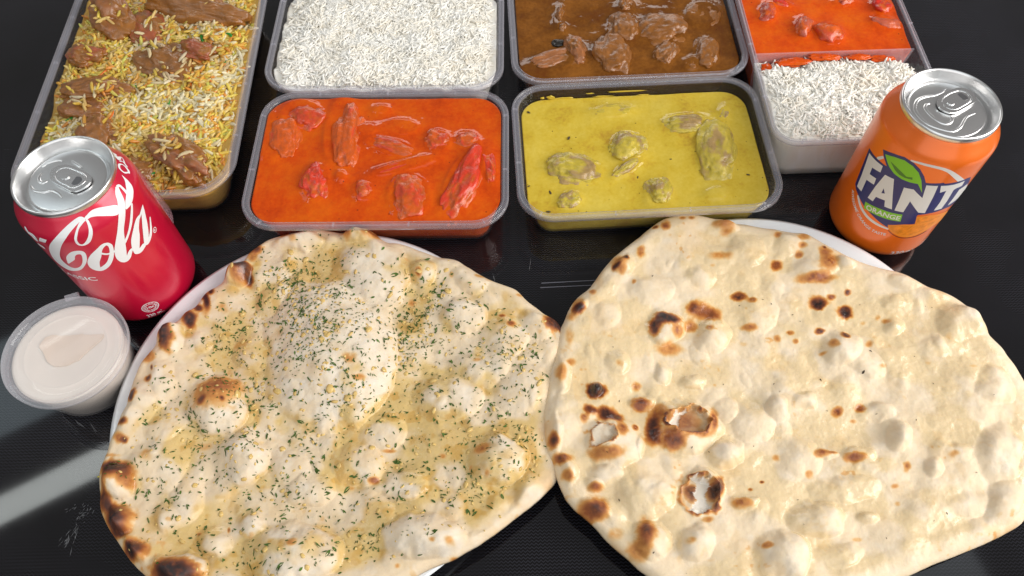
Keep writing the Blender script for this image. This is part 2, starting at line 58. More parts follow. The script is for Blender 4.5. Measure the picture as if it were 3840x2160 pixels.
    'fanta': {'bg': [[-50.29,79.64],[-46.12,80.07],[-40.96,80.82],[-34.57,81.68],[-33.37,82.16],[-38.12,86.07],[-40.78,89.26],[-33.97,92.8],[-27.5,95.6],[-21.85,95.11],[-17.04,92.53],[-12.94,88.14],[-10.05,83.41],[-5.09,84.27],[-0.72,85.09],[-0.08,84.19],[6.41,84.61],[12.98,85.27],[16.48,84.73],[20.43,77.16],[26.57,62.62],[26.57,55.45],[22.18,53.83],[14.94,56.0],[9.17,55.75],[4.1,55.3],[-2.29,54.17],[-2.48,52.92],[-0.32,44.97],[-6.67,43.88],[-14.46,40.33],[-13.48,37.82],[-19.94,40.17],[-26.42,42.73],[-32.1,44.52],[-37.79,47.22],[-42.73,49.48],[-45.53,51.72],[-47.0,60.22],[-48.6,69.8],[-49.69,75.96]],'F': [[-48.14,77.75],[-42.12,78.79],[-35.36,80.13],[-34.61,75.12],[-40.7,72.97],[-39.96,67.76],[-34.87,69.18],[-34.1,64.2],[-39.78,62.56],[-38.74,52.24],[-43.34,51.98],[-44.63,61.51],[-46.39,70.15]],'A': [[-31.52,76.17],[-25.91,77.3],[-17.61,54.41],[-22.08,54.03],[-23.72,58.77],[-29.2,57.38],[-29.41,52.71],[-33.18,52.44],[-32.74,64.08]],'N': [[-18.82,74.92],[-13.67,75.95],[-6.57,70.38],[-9.08,81.65],[-2.87,82.3],[-1.12,72.14],[0.95,56.17],[-3.08,56.58],[-11.51,65.69],[-11.13,54.99],[-16.02,54.33],[-17.14,63.97]],'T': [[-1.31,82.36],[5.98,82.52],[12.92,83.47],[13.79,78.18],[10.06,77.74],[9.05,76.65],[10.68,65.53],[10.88,57.84],[5.76,57.75],[5.74,65.76],[4.1,77.35],[0.95,75.9]],'A2': [[19.84,76.48],[26.6,65.37],[26.6,58.28],[19.83,59.0],[14.73,58.96],[14.9,66.41],[14.21,74.54]],'leaf': [[-37.9,88.08],[-32.07,91.48],[-26.55,93.59],[-21.26,92.7],[-16.78,89.82],[-12.95,84.49],[-8.6,74.87],[-11.32,78.48],[-13.6,81.23],[-17.84,80.42],[-22.52,80.19],[-27.47,80.93],[-31.88,83.05],[-35.11,85.62]],'vein': [[-33.02,87.0],[-28.39,86.31],[-24.08,84.86],[-21.04,83.49],[-18.04,84.73],[-17.29,82.97],[-21.41,82.12],[-24.97,82.32],[-28.18,83.6]],'tag': [[-33.05,48.48],[-23.19,50.65],[-16.02,51.69],[-10.68,52.7],[-9.24,46.11],[-15.84,45.09],[-22.7,44.37],[-31.78,43.19]],'slice': [[-14.38,40.12],[-6.61,43.72],[-0.11,44.7],[-2.31,52.51],[5.05,53.27],[13.17,51.56],[21.23,48.72],[26.55,42.41],[26.64,34.5],[16.3,37.42],[11.74,34.14],[7.13,31.78],[1.34,30.43],[-4.67,31.6],[-9.65,34.27],[-12.99,37.2]],'seg1': [[-12.97,39.65],[-6.64,42.6],[-0.34,43.26],[-2.04,38.49],[-5.05,33.76],[-8.94,34.96],[-11.82,37.33]],'seg2': [[-1.07,51.3],[5.86,51.56],[15.97,47.89],[13.75,45.1],[5.8,46.12],[0.69,44.91]],'seg3': [[0.69,42.6],[6.74,44.12],[15.56,43.1],[12.08,39.21],[6.3,34.72],[1.42,32.65],[-3.31,33.11],[-0.88,38.07]],'Ah': [[-28.06,66.76],[-25.85,63.69],[-27.71,62.55]],'str': [[[-40.78,81.16,1.92],[-38.13,85.13,1.69]],[[-23.52,95.64,1.25],[-18.38,96.68,1.59],[-9.81,97.14,1.9],[-3.5,95.63,2.21],[2.63,91.22,2.81],[10.79,83.76,3.2]],[[-39.22,47.18,1.55],[-33.56,42.06,1.89],[-27.0,38.75,2.1],[-19.8,37.24,1.96],[-12.97,36.51,1.33]]],'dark': [[[-12.28,35.36,0.52],[-7.86,32.21,0.51],[-2.56,30.05,0.67],[2.09,29.89,0.71],[7.64,30.7,0.89],[12.75,33.4,1.0]]],'orange': [[-30.45,43.76],[-23.16,45.5],[-16.33,46.32],[-10.31,46.99]],'oh': [[-23.16,45.5],[-23.65,49.85]],'awe': [[-45.6,45.93],[-40.92,40.1],[-34.68,35.67],[-29.09,32.29],[-23.39,29.88],[-17.64,29.1],[-11.85,29.79]],'ml': [[-2.02,12.48],[26.95,-5.45],[-3.26,16.65]],'emb': [[15.85,18.42],[21.72,18.18],[10.44,24.95]]},
    'cokelid': {'tab': [[-9.9,5.0],[-8.7,7.3],[-6.2,9.1],[-2.7,9.6],[0.6,8.5],[5.7,6.1],[10.9,3.2],[13.7,0.5],[14.3,-1.8],[13.6,-4.8],[10.8,-7.7],[7.4,-9.6],[4.6,-9.0],[0.0,-6.2],[-4.4,-3.8],[-8.2,-1.1],[-9.6,2.0]],'hole': [[3.7,-4.5],[5.5,1.1],[8.4,0.3],[9.5,-1.7],[8.9,-3.9],[6.4,-5.5]],'rivet': [-0.4,1.1],'ridge': [[[-19.1,-3.3],[-16.0,-6.8],[-11.5,-8.0],[-7.6,-7.2],[-4.4,-7.9],[-1.4,-10.2],[0.3,-12.1]],[[-16.4,9.1],[-14.7,11.8],[-12.1,13.3],[-9.0,13.9],[-6.0,13.1]],[[-1.2,13.3],[1.1,11.3],[3.8,9.3],[5.9,8.0]],[[-15.3,5.3],[-16.0,2.6],[-15.2,-0.1],[-13.3,-1.6],[-11.7,-0.9],[-10.8,0.2]]]},
    'fantalid': {'tab': [[-5.4,4.8],[-2.8,8.3],[3.1,12.3],[10.3,15.0],[15.4,13.0],[17.5,8.3],[17.4,4.7],[14.7,2.7],[8.3,-1.3],[3.2,-4.2],[-1.0,-4.4],[-4.4,-2.2],[-5.9,1.3]],'hole': [[7.3,9.7],[10.0,10.7],[12.7,7.7],[12.9,5.2],[9.6,4.6]],'rivet': [2.0,3.5],'ridge': [[[3.5,15.5],[0.6,12.7],[-4.2,10.7],[-9.7,9.8],[-14.6,7.5],[-17.3,3.4],[-18.3,-0.8],[-17.0,-6.4],[-13.8,-11.2],[-7.8,-14.8],[-2.1,-16.4],[2.7,-13.8],[6.2,-9.2],[9.3,-5.9],[14.2,-3.6]],[[-8.7,4.5],[-10.9,3.9],[-12.3,1.1],[-11.1,-3.8],[-8.0,-8.7],[-4.5,-10.9],[-1.1,-9.6],[0.5,-6.3],[-2.5,-4.1],[-5.4,-1.9]]]},
    'dents': [[97.9,159.7,12.0,9.1,-173,2.2],[98.6,117.9,11.0,9.7,-136,3.2],[48.0,150.8,8.0,6.9,-173,-0.6]],
    'scratch': [[-265.5,179.7],[-257.6,173.2],[-256.6,177.6],[-250.3,171.7],[-248.9,127.5],[-254.5,122.5],[-241.0,126.0],[-246.2,117.3],[-246.2,117.3],[-250.0,100.9],[-14.2,282.2],[-11.6,269.2],[13.0,284.1],[11.7,275.8]],
}
# ---------------------------------------------------------------- helpers
rng = np.random.default_rng(7)
random.seed(7)
def _h(ix, iy, iz, seed):
    n = (ix.astype(np.int64) * 374761393 + iy.astype(np.int64) * 668265263 + iz.astype(np.int64) * 2147483647 + seed * 974634777) & 0x7fffffff
    n = ((n ^ (n >> 13)) * 1274126177) & 0x7fffffff
    n = n ^ (n >> 16)
    return (n & 0xffff) / 65535.0
def vnoise(x, y, z=None, seed=0):
    x = np.asarray(x, float); y = np.asarray(y, float)
    z = np.zeros_like(x) if z is None else np.asarray(z, float)
    ix, iy, iz = np.floor(x), np.floor(y), np.floor(z)
    fx, fy, fz = x - ix, y - iy, z - iz
    fx, fy, fz = (f * f * f * (f * (f * 6 - 15) + 10) for f in (fx, fy, fz))
    r = 0
    for dx in (0, 1):
        for dy in (0, 1):
            for dz in (0, 1):
                wt = (fx if dx else 1 - fx) * (fy if dy else 1 - fy) * (fz if dz else 1 - fz)
                r = r + wt * _h(ix + dx, iy + dy, iz + dz, seed)
    return r * 2 - 1
def fbm(x, y, z=None, oct=3, seed=0, gain=0.5):
    a, s, r = 1.0, 1.0, 0
    for o in range(oct):
        r = r + a * vnoise(np.asarray(x) * s + 17.3 * o, np.asarray(y) * s - 9.1 * o, None if z is None else np.asarray(z) * s, seed + o)
        a *= gain; s *= 2.03
    return r
def sstep(a, b, x):
    t = np.clip((x - a) / (b - a), 0, 1)
    return t * t * (3 - 2 * t)
def mix(a, b, t):
    t = np.asarray(t)[..., None]
    return np.asarray(a) * (1 - t) + np.asarray(b) * t
def ramp(t, stops):
    xs = [s[0] for s in stops]
    return np.stack([np.interp(t, xs, [s[1][k] for s in stops]) for k in range(3)], -1)
def mesh_obj(name, verts, faces, mat, parent=None, smooth=True, attrs=None, mm=True):
    me = bpy.data.meshes.new(name)
    v = np.asarray(verts, float).reshape(-1, 3)
    if mm: v = v * MM
    if isinstance(faces, np.ndarray):
        n, k = faces.shape
        me.vertices.add(len(v)); me.vertices.foreach_set('co', v.ravel())
        me.loops.add(n * k); me.loops.foreach_set('vertex_index', faces.ravel().astype(np.int32))
        me.polygons.add(n); me.polygons.foreach_set('loop_start', np.arange(0, n * k, k, dtype=np.int32))
        me.update(calc_edges=True)
    else:
        me.from_pydata(v.tolist(), [], [list(map(int, f)) for f in faces]); me.update()
    if smooth: me.polygons.foreach_set('use_smooth', np.ones(len(me.polygons), bool))
    for k, a in (attrs or {}).items():
        a = np.asarray(a, float)
        if a.ndim == 1:
            at = me.attributes.new(k, 'FLOAT', 'POINT'); at.data.foreach_set('value', a)
        else:
            at = me.color_attributes.new(k, 'FLOAT_COLOR', 'POINT')
            at.data.foreach_set('color', np.concatenate([a, np.ones((len(a), 1))], 1).ravel())
    me.materials.append(mat)
    o = bpy.data.objects.new(name, me); COL.objects.link(o)
    if parent is not None: o.parent = parent
    return o
def recalc(o):
    bm = bmesh.new(); bm.from_mesh(o.data); bmesh.ops.recalc_face_normals(bm, faces=bm.faces); bm.to_mesh(o.data); bm.free()
    return o
def tag(o, label, cat, group=None):
    o['label'] = label; o['category'] = cat
    if group: o['group'] = group
    return o
def thing(name, label, cat, loc=(0, 0, 0), rz=0.0, group=None):
    o = bpy.data.objects.new(name, None); COL.objects.link(o); o.empty_display_size = 0.02
    o.location = Vector(loc) * MM; o.rotation_euler = (0, 0, rz)
    return tag(o, label, cat, group)
def grid_faces(nr, nc, closed=True):
    i = np.arange(nr - 1)[:, None]; j = np.arange(nc if closed else nc - 1)[None, :]
    j2 = (j + 1) % nc
    return np.stack(np.broadcast_arrays(i * nc + j, i * nc + j2, (i + 1) * nc + j2, (i + 1) * nc + j), -1).reshape(-1, 4)
# ---- materials
def newmat(name):
    mt = bpy.data.materials.new(name); mt.use_nodes = True
    nt = mt.node_tree; b = nt.nodes['Principled BSDF']
    return mt, nt, b
def node(nt, t, **kw):
    n = nt.nodes.new(t)
    for k, v in kw.items():
        if k.startswith('i_'): n.inputs[k[2:]].default_value = v
        elif k.startswith('n_'): n.inputs[int(k[2:])].default_value = v
        else: setattr(n, k, v)
    return n
def objco(nt): return node(nt, 'ShaderNodeTexCoord').outputs['Object']
def noise(nt, scale, detail=3, rough=0.55, vec=None):
    n = node(nt, 'ShaderNodeTexNoise', i_Scale=scale, i_Detail=detail, i_Roughness=rough)
    nt.links.new(vec if vec is not None else objco(nt), n.inputs['Vector'])
    return n.outputs['Fac']
def cramp(nt, fac, stops):
    c = node(nt, 'ShaderNodeValToRGB'); e = c.color_ramp.elements
    while len(e) < len(stops): e.new(0.5)
    for el, (p, col) in zip(e, stops): el.position = p; el.color = (*col, 1) if len(col) == 3 else col
    nt.links.new(fac, c.inputs['Fac']); return c.outputs['Color']
def bump(nt, b, fac, dist, strength=1.0):
    n = node(nt, 'ShaderNodeBump', i_Strength=strength, i_Distance=dist)
    nt.links.new(fac, n.inputs['Height']); nt.links.new(n.outputs['Normal'], b.inputs['Normal'])
def simple(name, col, rough=0.5, metal=0.0, var=0.0, vscale=60, bmp=0, bscale=400, sss=0, coat=0):
    mt, nt, b = newmat(name)
    b.inputs['Roughness'].default_value = rough; b.inputs['Metallic'].default_value = metal
    c = np.array(col)
    if var:
        nt.links.new(cramp(nt, noise(nt, vscale), [(0.3, tuple(c * (1 - var))), (0.7, tuple(np.minimum(c * (1 + var), 0.95)))]), b.inputs['Base Color'])
    else: b.inputs['Base Color'].default_value = (*col, 1)
    if bmp: bump(nt, b, noise(nt, bscale), bmp)
    if sss:
        b.inputs['Subsurface Weight'].default_value = sss; b.inputs['Subsurface Radius'].default_value = (0.002, 0.0014, 0.0008); b.inputs['Subsurface Scale'].default_value = 1
    if coat: b.inputs['Coat Weight'].default_value = coat; b.inputs['Coat Roughness'].default_value = 0.08
    return mt
def attrmat(name, rough=0.5, bmp=0.0, bscale=600, sss=0.0, wet=None, var=0.12, vscale=300, spec=0.5):
    mt, nt, b = newmat(name)
    at = node(nt, 'ShaderNodeAttribute', attribute_name='col')
    mx = node(nt, 'ShaderNodeMix', data_type='RGBA', blend_type='MULTIPLY'); mx.inputs[0].default_value = 1
    nt.links.new(at.outputs['Color'], mx.inputs[6])
    nt.links.new(cramp(nt, noise(nt, vscale, 4, 0.6), [(0.3, (1 - var,) * 3), (0.7, (1, 1, 1))]), mx.inputs[7])
    nt.links.new(mx.outputs[2], b.inputs['Base Color'])
    b.inputs['Specular IOR Level'].default_value = spec
    if name == 'sauced_meat': b.inputs['Coat Weight'].default_value = 0.3; b.inputs['Coat Roughness'].default_value = 0.08
    if wet:
        wa = node(nt, 'ShaderNodeAttribute', attribute_name='wet')
        mr = node(nt, 'ShaderNodeMapRange'); mr.inputs['To Min'].default_value = wet[0]; mr.inputs['To Max'].default_value = wet[1]
        nt.links.new(wa.outputs['Fac'], mr.inputs['Value']); nt.links.new(mr.outputs[0], b.inputs['Roughness'])
        rip = node(nt, 'ShaderNodeMath', operation='MULTIPLY'); nt.links.new(noise(nt, 170, 1, 0.4), rip.inputs[0]); nt.links.new(wa.outputs['Fac'], rip.inputs[1])
        add = node(nt, 'ShaderNodeMath', operation='MULTIPLY_ADD'); nt.links.new(rip.outputs[0], add.inputs[0]); add.inputs[1].default_value = 0.9; nt.links.new(noise(nt, bscale, 4, 0.6), add.inputs[2])
        bump(nt, b, add.outputs[0], bmp); bmp = 0
    else: b.inputs['Roughness'].default_value = rough
    if bmp: bump(nt, b, noise(nt, bscale, 4, 0.6), bmp)
    if sss:
        b.inputs['Subsurface Weight'].default_value = sss; b.inputs['Subsurface Radius'].default_value = (0.006, 0.006, 0.0055) if 'rice' in name else (0.003, 0.002, 0.001); b.inputs['Subsurface Scale'].default_value = 1
    return mt
def plastic(name, col, alpha, edge, rough=0.22, gloss=0.3):
    mt, nt, b = newmat(name)
    b.inputs['Base Color'].default_value = (*col, 1); b.inputs['Roughness'].default_value = rough
    tr = node(nt, 'ShaderNodeBsdfTransparent'); tr.inputs[0].default_value = (0.97, 0.97, 0.98, 1)
    lw = node(nt, 'ShaderNodeLayerWeight', i_Blend=0.35)
    mr = node(nt, 'ShaderNodeMapRange'); mr.inputs['To Min'].default_value = alpha; mr.inputs['To Max'].default_value = edge
    nt.links.new(lw.outputs['Facing'], mr.inputs['Value'])
    mx = node(nt, 'ShaderNodeMixShader')
    nt.links.new(mr.outputs[0], mx.inputs[0]); nt.links.new(tr.outputs[0], mx.inputs[1]); nt.links.new(b.outputs[0], mx.inputs[2])
    gl = node(nt, 'ShaderNodeBsdfGlossy'); gl.inputs['Roughness'].default_value = 0.09
    l2 = node(nt, 'ShaderNodeLayerWeight', i_Blend=0.5); pw = node(nt, 'ShaderNodeMath', operation='POWER'); pw.inputs[1].default_value = 4.0
    nt.links.new(l2.outputs['Facing'], pw.inputs[0]); fr = node(nt, 'ShaderNodeMath', operation='MULTIPLY_ADD'); fr.inputs[1].default_value = gloss; fr.inputs[2].default_value = 0.025
    nt.links.new(pw.outputs[0], fr.inputs[0])
    m2 = node(nt, 'ShaderNodeMixShader'); nt.links.new(fr.outputs[0], m2.inputs[0]); nt.links.new(mx.outputs[0], m2.inputs[1]); nt.links.new(gl.outputs[0], m2.inputs[2])
    nt.links.new(m2.outputs[0], nt.nodes['Material Output'].inputs['Surface'])
    b.inputs['Specular IOR Level'].default_value = 0.0
    return mt
M = {}
M['wall'] = plastic('clear_plastic_wall', (0.78, 0.77, 0.84), 0.0, 0.03, gloss=0.10)
M['rim'] = plastic('clear_plastic_rim', (0.88, 0.86, 0.95), 0.05, 0.34, 0.12, 0.5)
M['lid'] = plastic('clear_plastic_lid', (0.92, 0.92, 0.97), 0.12, 0.5, 0.2, 0.3)
M['cup'] = plastic('clear_plastic_cup', (0.88, 0.85, 0.84), 0.03, 0.14, 0.25, 0.15)
M['china'] = simple('white_china', (0.80, 0.82, 0.84), 0.12, coat=0.5)
M['alu'] = simple('brushed_aluminium', (0.80, 0.80, 0.80), 0.28, metal=1.0)
M['alu2'] = simple('bright_aluminium', (0.86, 0.86, 0.86), 0.2, metal=1.0)
M['white_ink'] = simple('white_print', (0.80, 0.81, 0.83), 0.32)
M['pink_ink'] = simple('pale_pink_print', (0.75, 0.42, 0.50), 0.35)
M['blue_ink'] = simple('navy_print', (0.022, 0.024, 0.13), 0.3)
M['green_ink'] = simple('leaf_green_print', (0.19, 0.50, 0.012), 0.3)
M['dgreen_ink'] = simple('dark_green_print', (0.055, 0.18, 0.012), 0.3)
M['grey_ink'] = simple('light_grey_print', (0.66, 0.65, 0.64), 0.32)
M['slice_ink'] = simple('orange_slice_print', (0.78, 0.25, 0.02), 0.32)
M['seg_ink'] = simple('orange_flesh_print', (0.72, 0.22, 0.012), 0.32, var=0.25, vscale=300)
M['dark_ink'] = simple('brown_line_print', (0.20, 0.05, 0.02), 0.35)
def canpaint(name, col):
    mt, nt, b = newmat(name)
    b.inputs['Base Color'].default_value = (*col, 1); b.inputs['Roughness'].default_value = 0.34; b.inputs['Metallic'].default_value = 0.25
    b.inputs['Coat Weight'].default_value = 0.6; b.inputs['Coat Roughness'].default_value = 0.16
    bump(nt, b, noise(nt, 25, 2), 0.0006)
    return mt
M['red'] = canpaint('red_can_paint', (0.62, 0.005, 0.042))
M['orange'] = canpaint('orange_can_paint', (0.86, 0.16, 0.008))
M['rice'] = attrmat('cooked_white_rice', 0.36, sss=0.0, var=0.02)
M['biryani'] = attrmat('coloured_rice', 0.3, sss=0.0, var=0.08)
M['meat'] = attrmat('sauced_meat', 0.3, bmp=0.0006, bscale=420, var=0.16, vscale=260, sss=0.0)
M['naan'] = attrmat('naan_crust', wet=(0.62, 0.07), bmp=0.00028, bscale=420, sss=0.06, var=0.08, vscale=260)
M['herb'] = simple('dried_green_herb', (0.062, 0.115, 0.014), 0.85, var=0.5, vscale=200)
M['garlic'] = simple('golden_garlic', (0.64, 0.44, 0.15), 0.22, var=0.2, vscale=200, sss=0.0)
M['dip'] = simple('creamy_dip', (0.85, 0.76, 0.655), 0.3, var=0.03, vscale=60, sss=0.0)
M['dip_film'] = simple('dip_smear', (0.80, 0.645, 0.50), 0.3, var=0.06)
M['pea'] = simple('green_herb_bit', (0.02, 0.22, 0.02), 0.4)
M['carrot'] = simple('orange_shred', (0.75, 0.17, 0.015), 0.4)
def saucemat(name, c1, c2, rough, speck, specktone):
    mt, nt, b = newmat(name)
    mxn = node(nt, 'ShaderNodeMath', operation='ADD'); s2_ = node(nt, 'ShaderNodeMath', operation='MULTIPLY'); s2_.inputs[1].default_value = 0.35
    nt.links.new(noise(nt, 420, 3, 0.6), s2_.inputs[0]); nt.links.new(s2_.outputs[0], mxn.inputs[0]); nt.links.new(noise(nt, 38, 6, 0.65), mxn.inputs[1])
    c0 = tuple(np.array(c1) * np.array((.82, .68, .8)))
    base = cramp(nt, mxn.outputs[0], [(0.46, c0), (0.62, c1), (0.86, c2)])
    vo = node(nt, 'ShaderNodeTexVoronoi', i_Scale=speck); nt.links.new(objco(nt), vo.inputs['Vector'])
    vr = node(nt, 'ShaderNodeMapRange'); vr.inputs['From Min'].default_value = 0.05; vr.inputs['From Max'].default_value = 0.12; vr.inputs['To Min'].default_value = 1; vr.inputs['To Max'].default_value = 0
    nt.links.new(vo.outputs['Distance'], vr.inputs['Value'])
    pick = node(nt, 'ShaderNodeMath', operation='GREATER_THAN'); pick.inputs[1].default_value = 0.72
    sep = node(nt, 'ShaderNodeSeparateColor'); nt.links.new(vo.outputs['Color'], sep.inputs[0]); nt.links.new(sep.outputs[0], pick.inputs[0])
    mul = node(nt, 'ShaderNodeMath', operation='MULTIPLY'); nt.links.new(vr.outputs[0], mul.inputs[0]); nt.links.new(pick.outputs[0], mul.inputs[1])
    mx = node(nt, 'ShaderNodeMix', data_type='RGBA'); nt.links.new(mul.outputs[0], mx.inputs[0]); nt.links.new(base, mx.inputs[6]); mx.inputs[7].default_value = (*specktone, 1)
    nt.links.new(mx.outputs[2], b.inputs['Base Color'])
    b.inputs['Roughness'].default_value = rough; b.inputs['Specular IOR Level'].default_value = 0.3
    bump(nt, b, noise(nt, 90, 3, 0.5), 0.0007)
    return mt
M['tikka'] = saucemat('orange_curry_sauce', (0.60, 0.066, 0.002), (0.68, 0.112, 0.003), 0.07, 190, (0.16, 0.02, 0.004))
M['korma'] = saucemat('yellow_curry_sauce', (0.59, 0.415, 0.038), (0.66, 0.495, 0.075), 0.08, 190, (0.12, 0.08, 0.01))
M['brown'] = saucemat('brown_curry_sauce', (0.155, 0.050, 0.005), (0.26, 0.092, 0.012), 0.07, 200, (0.08, 0.025, 0.004))
# ---------------------------------------------------------------- table
def tablemat():
    mt, nt, b = newmat('black_glass_table')
    co = objco(nt); sep = node(nt, 'ShaderNodeSeparateXYZ'); nt.links.new(co, sep.inputs[0])
    def math_(op, a, bb=None, c=None):
        n = node(nt, 'ShaderNodeMath', operation=op)
        for i, x in enumerate((a, bb, c)):
            if x is None: continue
            if isinstance(x, (int, float)): n.inputs[i].default_value = x
            else: nt.links.new(x, n.inputs[i])
        return n.outputs[0]
    tri = math_('PINGPONG', sep.outputs[0], 0.0012)
    v = math_('ADD', sep.outputs[1], math_('MULTIPLY', tri, 0.9))
    ln = math_('PINGPONG', v, 0.0009)
    line = node(nt, 'ShaderNodeMapRange'); line.inputs['From Min'].default_value = 0.0002; line.inputs['From Max'].default_value = 0.0005; line.inputs['To Min'].default_value = 1; line.inputs['To Max'].default_value = 0
    nt.links.new(ln, line.inputs['Value'])
    pat = math_('MULTIPLY', line.outputs[0], cramp(nt, noise(nt, 9, 3), [(0.35, (0.25,) * 3), (0.65, (1,) * 3)]))
    mp = node(nt, 'ShaderNodeMapping'); mp.inputs['Rotation'].default_value = (0, 0, 0.7); mp.inputs['Scale'].default_value = (6, 160, 1); nt.links.new(co, mp.inputs[0])
    scr = cramp(nt, noise(nt, 3, 6, 0.7, mp.outputs[0]), [(0.66, (0, 0, 0)), (0.78, (0.10, 0.10, 0.11))])
    c1 = node(nt, 'ShaderNodeMix', data_type='RGBA'); c1.inputs[6].default_value = (0.0022, 0.002, 0.0025, 1); c1.inputs[7].default_value = (0.024, 0.024, 0.032, 1)
    nt.links.new(pat, c1.inputs[0])
    c2 = node(nt, 'ShaderNodeMix', data_type='RGBA', blend_type='ADD'); c2.inputs[0].default_value = 0.35; nt.links.new(c1.outputs[2], c2.inputs[6]); nt.links.new(scr, c2.inputs[7])
    nt.links.new(c2.outputs[2], b.inputs['Base Color'])
    rr = node(nt, 'ShaderNodeMapRange'); rr.inputs['To Min'].default_value = 0.03; rr.inputs['To Max'].default_value = 0.075
    nt.links.new(noise(nt, 14, 5, 0.7), rr.inputs['Value']); nt.links.new(rr.outputs[0], b.inputs['Roughness'])
    return mt
bm = bmesh.new(); bmesh.ops.create_cube(bm, size=1, matrix=Matrix.Translation((0, 0.25, -0.012)) @ Matrix.Diagonal((1.8, 1.5, 0.024, 1)))
bmesh.ops.bevel(bm, geom=bm.edges[:], offset=0.003, segments=3, affect='EDGES')
me = bpy.data.meshes.new('table'); bm.to_mesh(me); bm.free(); me.materials.append(tablemat())
table = bpy.data.objects.new('table', me); COL.objects.link(table); table['kind'] = 'structure'; table['label'] = 'glossy black glass table top with a fine zigzag weave'
Lp = DATA['lines']
for a, b in ((Lp[0], Lp[1]), (Lp[2], Lp[3])):
    a = np.array(a); b = np.array(b); n = np.array([-(b - a)[1], (b - a)[0]]); n = n / np.hypot(*n) * 0.28
    mesh_obj('printed_line', [(*(a - n), 0.15), (*(b - n), 0.15), (*(b + n), 0.15), (*(a + n), 0.15)], [(0, 1, 2, 3)], simple('grey_line_print', (0.16, 0.16, 0.19), 0.4), table)
sm = simple('pale_scuff', (0.20, 0.20, 0.21), 0.6, var=0.3, vscale=200)
sg = np.random.default_rng(2); SV, SF = [], []
SC = np.array(DATA['scratch'])
for a, b, n_, wd in ((0, 1, 3, .6), (2, 3, 3, .6), (4, 5, 7, 3), (6, 7, 26, 5), (8, 9, 26, 4), (10, 11, 2, .4), (12, 13, 2, .4)):
    for k in range(n_):
        d = SC[b] - SC[a]; L_ = np.hypot(*d); d = d / L_; nn = np.array([-d[1], d[0]])
        s0 = sg.uniform(0, .8) * L_; l_ = sg.uniform(.1, .35) * min(L_, 16) if n_ > 3 else L_ * sg.uniform(.5, .9); o_ = sg.normal(0, wd * .4)
        an = sg.normal(0, .35 if n_ > 3 else .05); dd = np.array([d[0] * math.cos(an) - d[1] * math.sin(an), d[0] * math.sin(an) + d[1] * math.cos(an)]); n2_ = np.array([-dd[1], dd[0]])
        p = SC[a] + d * s0 + nn * o_; w_ = sg.uniform(.05, .16)
        q0 = len(SV); SV += [(*(p), .1), (*(p + dd * l_ * .5 - n2_ * w_), .1), (*(p + dd * l_), .1), (*(p + dd * l_ * .5 + n2_ * w_), .1)]; SF.append((q0, q0 + 1, q0 + 2, q0 + 3))
so = mesh_obj('scuff_marks', [(x, y, .06 + .002 * (i // 4)) for i, (x, y, z) in enumerate(SV)], SF, sm, table, smooth=False); so['kind'] = 'stuff'
# ---------------------------------------------------------------- lathe / fill builders
def lathe(name, prof, mat, parent, n=128, cap_in=True, cap_out=False):
    prof = np.array(prof, float); t = np.linspace(0, 2 * np.pi, n, endpoint=False)
    v = np.stack([np.outer(prof[:, 1], np.cos(t)), np.outer(prof[:, 1], np.sin(t)), np.repeat(prof[:, :1], n, 1)], -1).reshape(-1, 3)
    f = [list(x) for x in grid_faces(len(prof), n)]
    if cap_in: f.append(list(range((len(prof) - 1) * n, len(prof) * n)))
    if cap_out: f.append(list(range(n))[::-1])
    return recalc(mesh_obj(name, v, f, mat, parent))
def rloop(L, W, rc, d, n=24):
    rc2 = max(rc - d, 4.0); p = []
    for sx, sy, a0 in ((1, 1, 0), (-1, 1, 90), (-1, -1, 180), (1, -1, 270)):
        th = np.radians(a0 + np.linspace(0, 90, n))
        p.append(np.stack([sx * (L / 2 - d - rc2) + rc2 * np.cos(th), sy * (W / 2 - d - rc2) + rc2 * np.sin(th)], 1))
    return np.concatenate(p)
def resample(P, n):
    P = np.asarray(P, float); Q = np.vstack([P, P[:1]]); s = np.r_[0, np.cumsum(np.hypot(*np.diff(Q, axis=0).T))]
    t = np.linspace(0, s[-1], n, endpoint=False)
    return np.stack([np.interp(t, s, Q[:, 0]), np.interp(t, s, Q[:, 1])], 1)
def inpoly(x, y, P):
    P = np.asarray(P, float); r = np.zeros(np.shape(x), bool); j = len(P) - 1
    for i in range(len(P)):
        c = ((P[i, 1] > y) != (P[j, 1] > y)) & (x < (P[j, 0] - P[i, 0]) * (y - P[i, 1]) / (P[j, 1] - P[i, 1] + 1e-12) + P[i, 0])
        r ^= c; j = i
    return r
def body_fill(name, outline, low, zlow, zf, mat, parent, nr=60, attrs=None):
    """solid that fills a tub: top surface zf(x,y), sides down to the smaller outline `low` at zlow"""
    N = len(outline); c = outline.mean(0)
    s = np.linspace(0.004, 1, nr)[:, None, None]
    top = c + s * (outline - c)[None]
    z = zf(top[..., 0], top[..., 1])
    V = [np.concatenate([top, z[..., None]], -1).reshape(-1, 3)]
    zr = z[-1]
    for k in np.linspace(0, 1, 6)[1:]:
        V.append(np.c_[outline * (1 - k) + low * k, zr * (1 - k) + zlow * k])
    V = np.concatenate(V)
    f = [list(x) for x in grid_faces(nr + 5, N)]; f.append(list(range(N))[::-1]); f.append(list(range((nr + 4) * N, (nr + 5) * N)))
    o = mesh_obj(name, V, f, mat, parent)
    return recalc(o)
